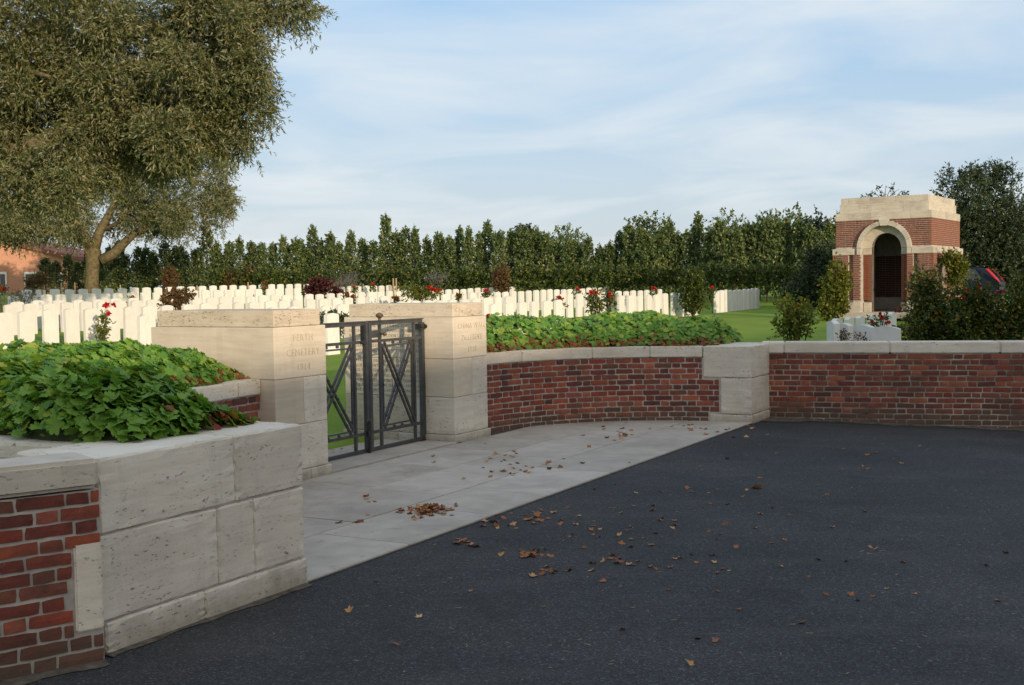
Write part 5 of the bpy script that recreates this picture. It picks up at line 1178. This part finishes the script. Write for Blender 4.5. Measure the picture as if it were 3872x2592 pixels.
cluster(2020, 1955, 35, 14, 16, 0.032, 'beside the paving edge'); cluster(1880, 1985, 40, 18, 14, 0.032, 'beside the paving edge'); cluster(1770, 2060, 40, 12, 9, 0.032, 'beside the paving edge'); cluster(2010, 2098, 55, 12, 20, 0.032, 'at the middle of the road'); cluster(2070, 2165, 40, 12, 10, 0.032, 'at the middle of the road')
cluster(2320, 2120, 26, 12, 9, 0.032, 'at the middle of the road'); cluster(2400, 2000, 220, 60, 34, 0.028); cluster(2600, 2100, 280, 80, 26, 0.026); cluster(2800, 1850, 320, 80, 24, 0.027); cluster(2820, 1640, 40, 14, 7, 0.034, 'by the end pier')
cluster(3400, 1680, 260, 40, 12, 0.026, 'below the dark road wall'); cluster(2300, 2400, 500, 110, 14, 0.026, 'in the foreground'); cluster(3300, 2150, 300, 120, 14, 0.025, 'at the right of the road'); cluster(1300, 1690, 40, 18, 5, 0.032, 'behind the gate')
for px, py, lab in ((1500, 2440, 'dark twig-like leaf scrap'),): drop(px, py, 0.03, 'in the foreground')
o = drop(2865, 1848, 0.062, 'alone, the biggest leaf of all')
# a swept heap on the paving
hp = thing('leaf_heap', 'heap of brown dry leaves swept together on the pale paving', 'leaf heap', atz(1620, 1932, 0.017), 0)
Vs = []; Fs = []; c = 0; cc_ = Vector(hp.location)
for _ in range(190):
    me = DM[random.randrange(12)][0]; v = np.array([q.co for q in me.vertices]); a_ = random.uniform(0, 6.28); sz = random.uniform(0.022, 0.036)
    rr = abs(random.gauss(0, 1)); ang = random.uniform(0, 6.28); pp = np.array([math.cos(ang) * rr * 0.10, math.sin(ang) * rr * 0.12, max(0, 0.045 - 0.028 * rr) * random.random()])
    Mx = np.array(Matrix.Rotation(a_, 3, 'Z') @ Matrix.Rotation(random.gauss(0, .5), 3, 'X')); Vs.append((v * sz) @ Mx.T + pp); Fs.append(np.array([p.vertices[:] for p in me.polygons]) + c); c += len(v)
me = mesh_np('leaves', np.concatenate(Vs), np.concatenate(Fs), DEAD[0]); me.materials.append(DEAD[1]); me.materials.append(DEAD[2])
mi = np.repeat(rng.integers(0, 3, len(Fs)), [len(f) for f in Fs]).astype(np.int32); me.polygons.foreach_set('material_index', mi); me.update()
o = link('leaves', me, hp); o['kind'] = 'stuff'
# straw and twig bits, too small to pick apart
bm = bmesh.new()
for _ in range(150):
    P = atz(random.uniform(1300, 3872), random.uniform(1640, 2592), 0)
    if on_paving(P) and random.random() < 0.5: continue
    a_ = random.uniform(0, 6.28); L_ = random.uniform(0.008, 0.035); z = asph_z(P.x, P.y) + 0.005 if not on_paving(P) else 0.022
    bm_bar(bm, (P.x, P.y, z), (P.x + math.cos(a_) * L_, P.y + math.sin(a_) * L_, z + 0.002), 0.0018, 0.0018)
props(link('litter', bm_mesh('litter', bm, STAKE)), kind='stuff')

# ------------------------------------------------------------------ added unseen barn, sized and turned to shade the entrance
n2 = Vector((math.cos(SUN_AZ), math.sin(SUN_AZ))); s2 = Vector((-n2.y, n2.x))
dist = 46.0; rd = (s2 - n2 * 0.595).normalized(); c0 = n2 * dist + rd * 6.0
hs_ = thing('added_shade_barn', 'added unseen barn shape behind the photographer, put there to shade the entrance', 'building', (c0.x, c0.y, -0.05), math.atan2(rd.y, rd.x))
ZR = 2.55 + math.tan(SUN_EL) * dist
box('wall', -38, 38, -5, 5, 0, ZR - 4.0, FARMB, hs_, 0.02)
bm = bmesh.new(); pts = [(-5.6, ZR - 4.3), (0, ZR), (5.6, ZR - 4.3)]
va = [bm.verts.new((-38.5, y, z)) for y, z in pts]; vb = [bm.verts.new((38.5, y, z)) for y, z in pts]
bm.faces.new(va); bm.faces.new(vb[::-1])
for i in range(3): bm.faces.new((va[i], va[(i + 1) % 3], vb[(i + 1) % 3], vb[i]))
link('roof', bm_mesh('roof', bm, ROOFM), hs_)
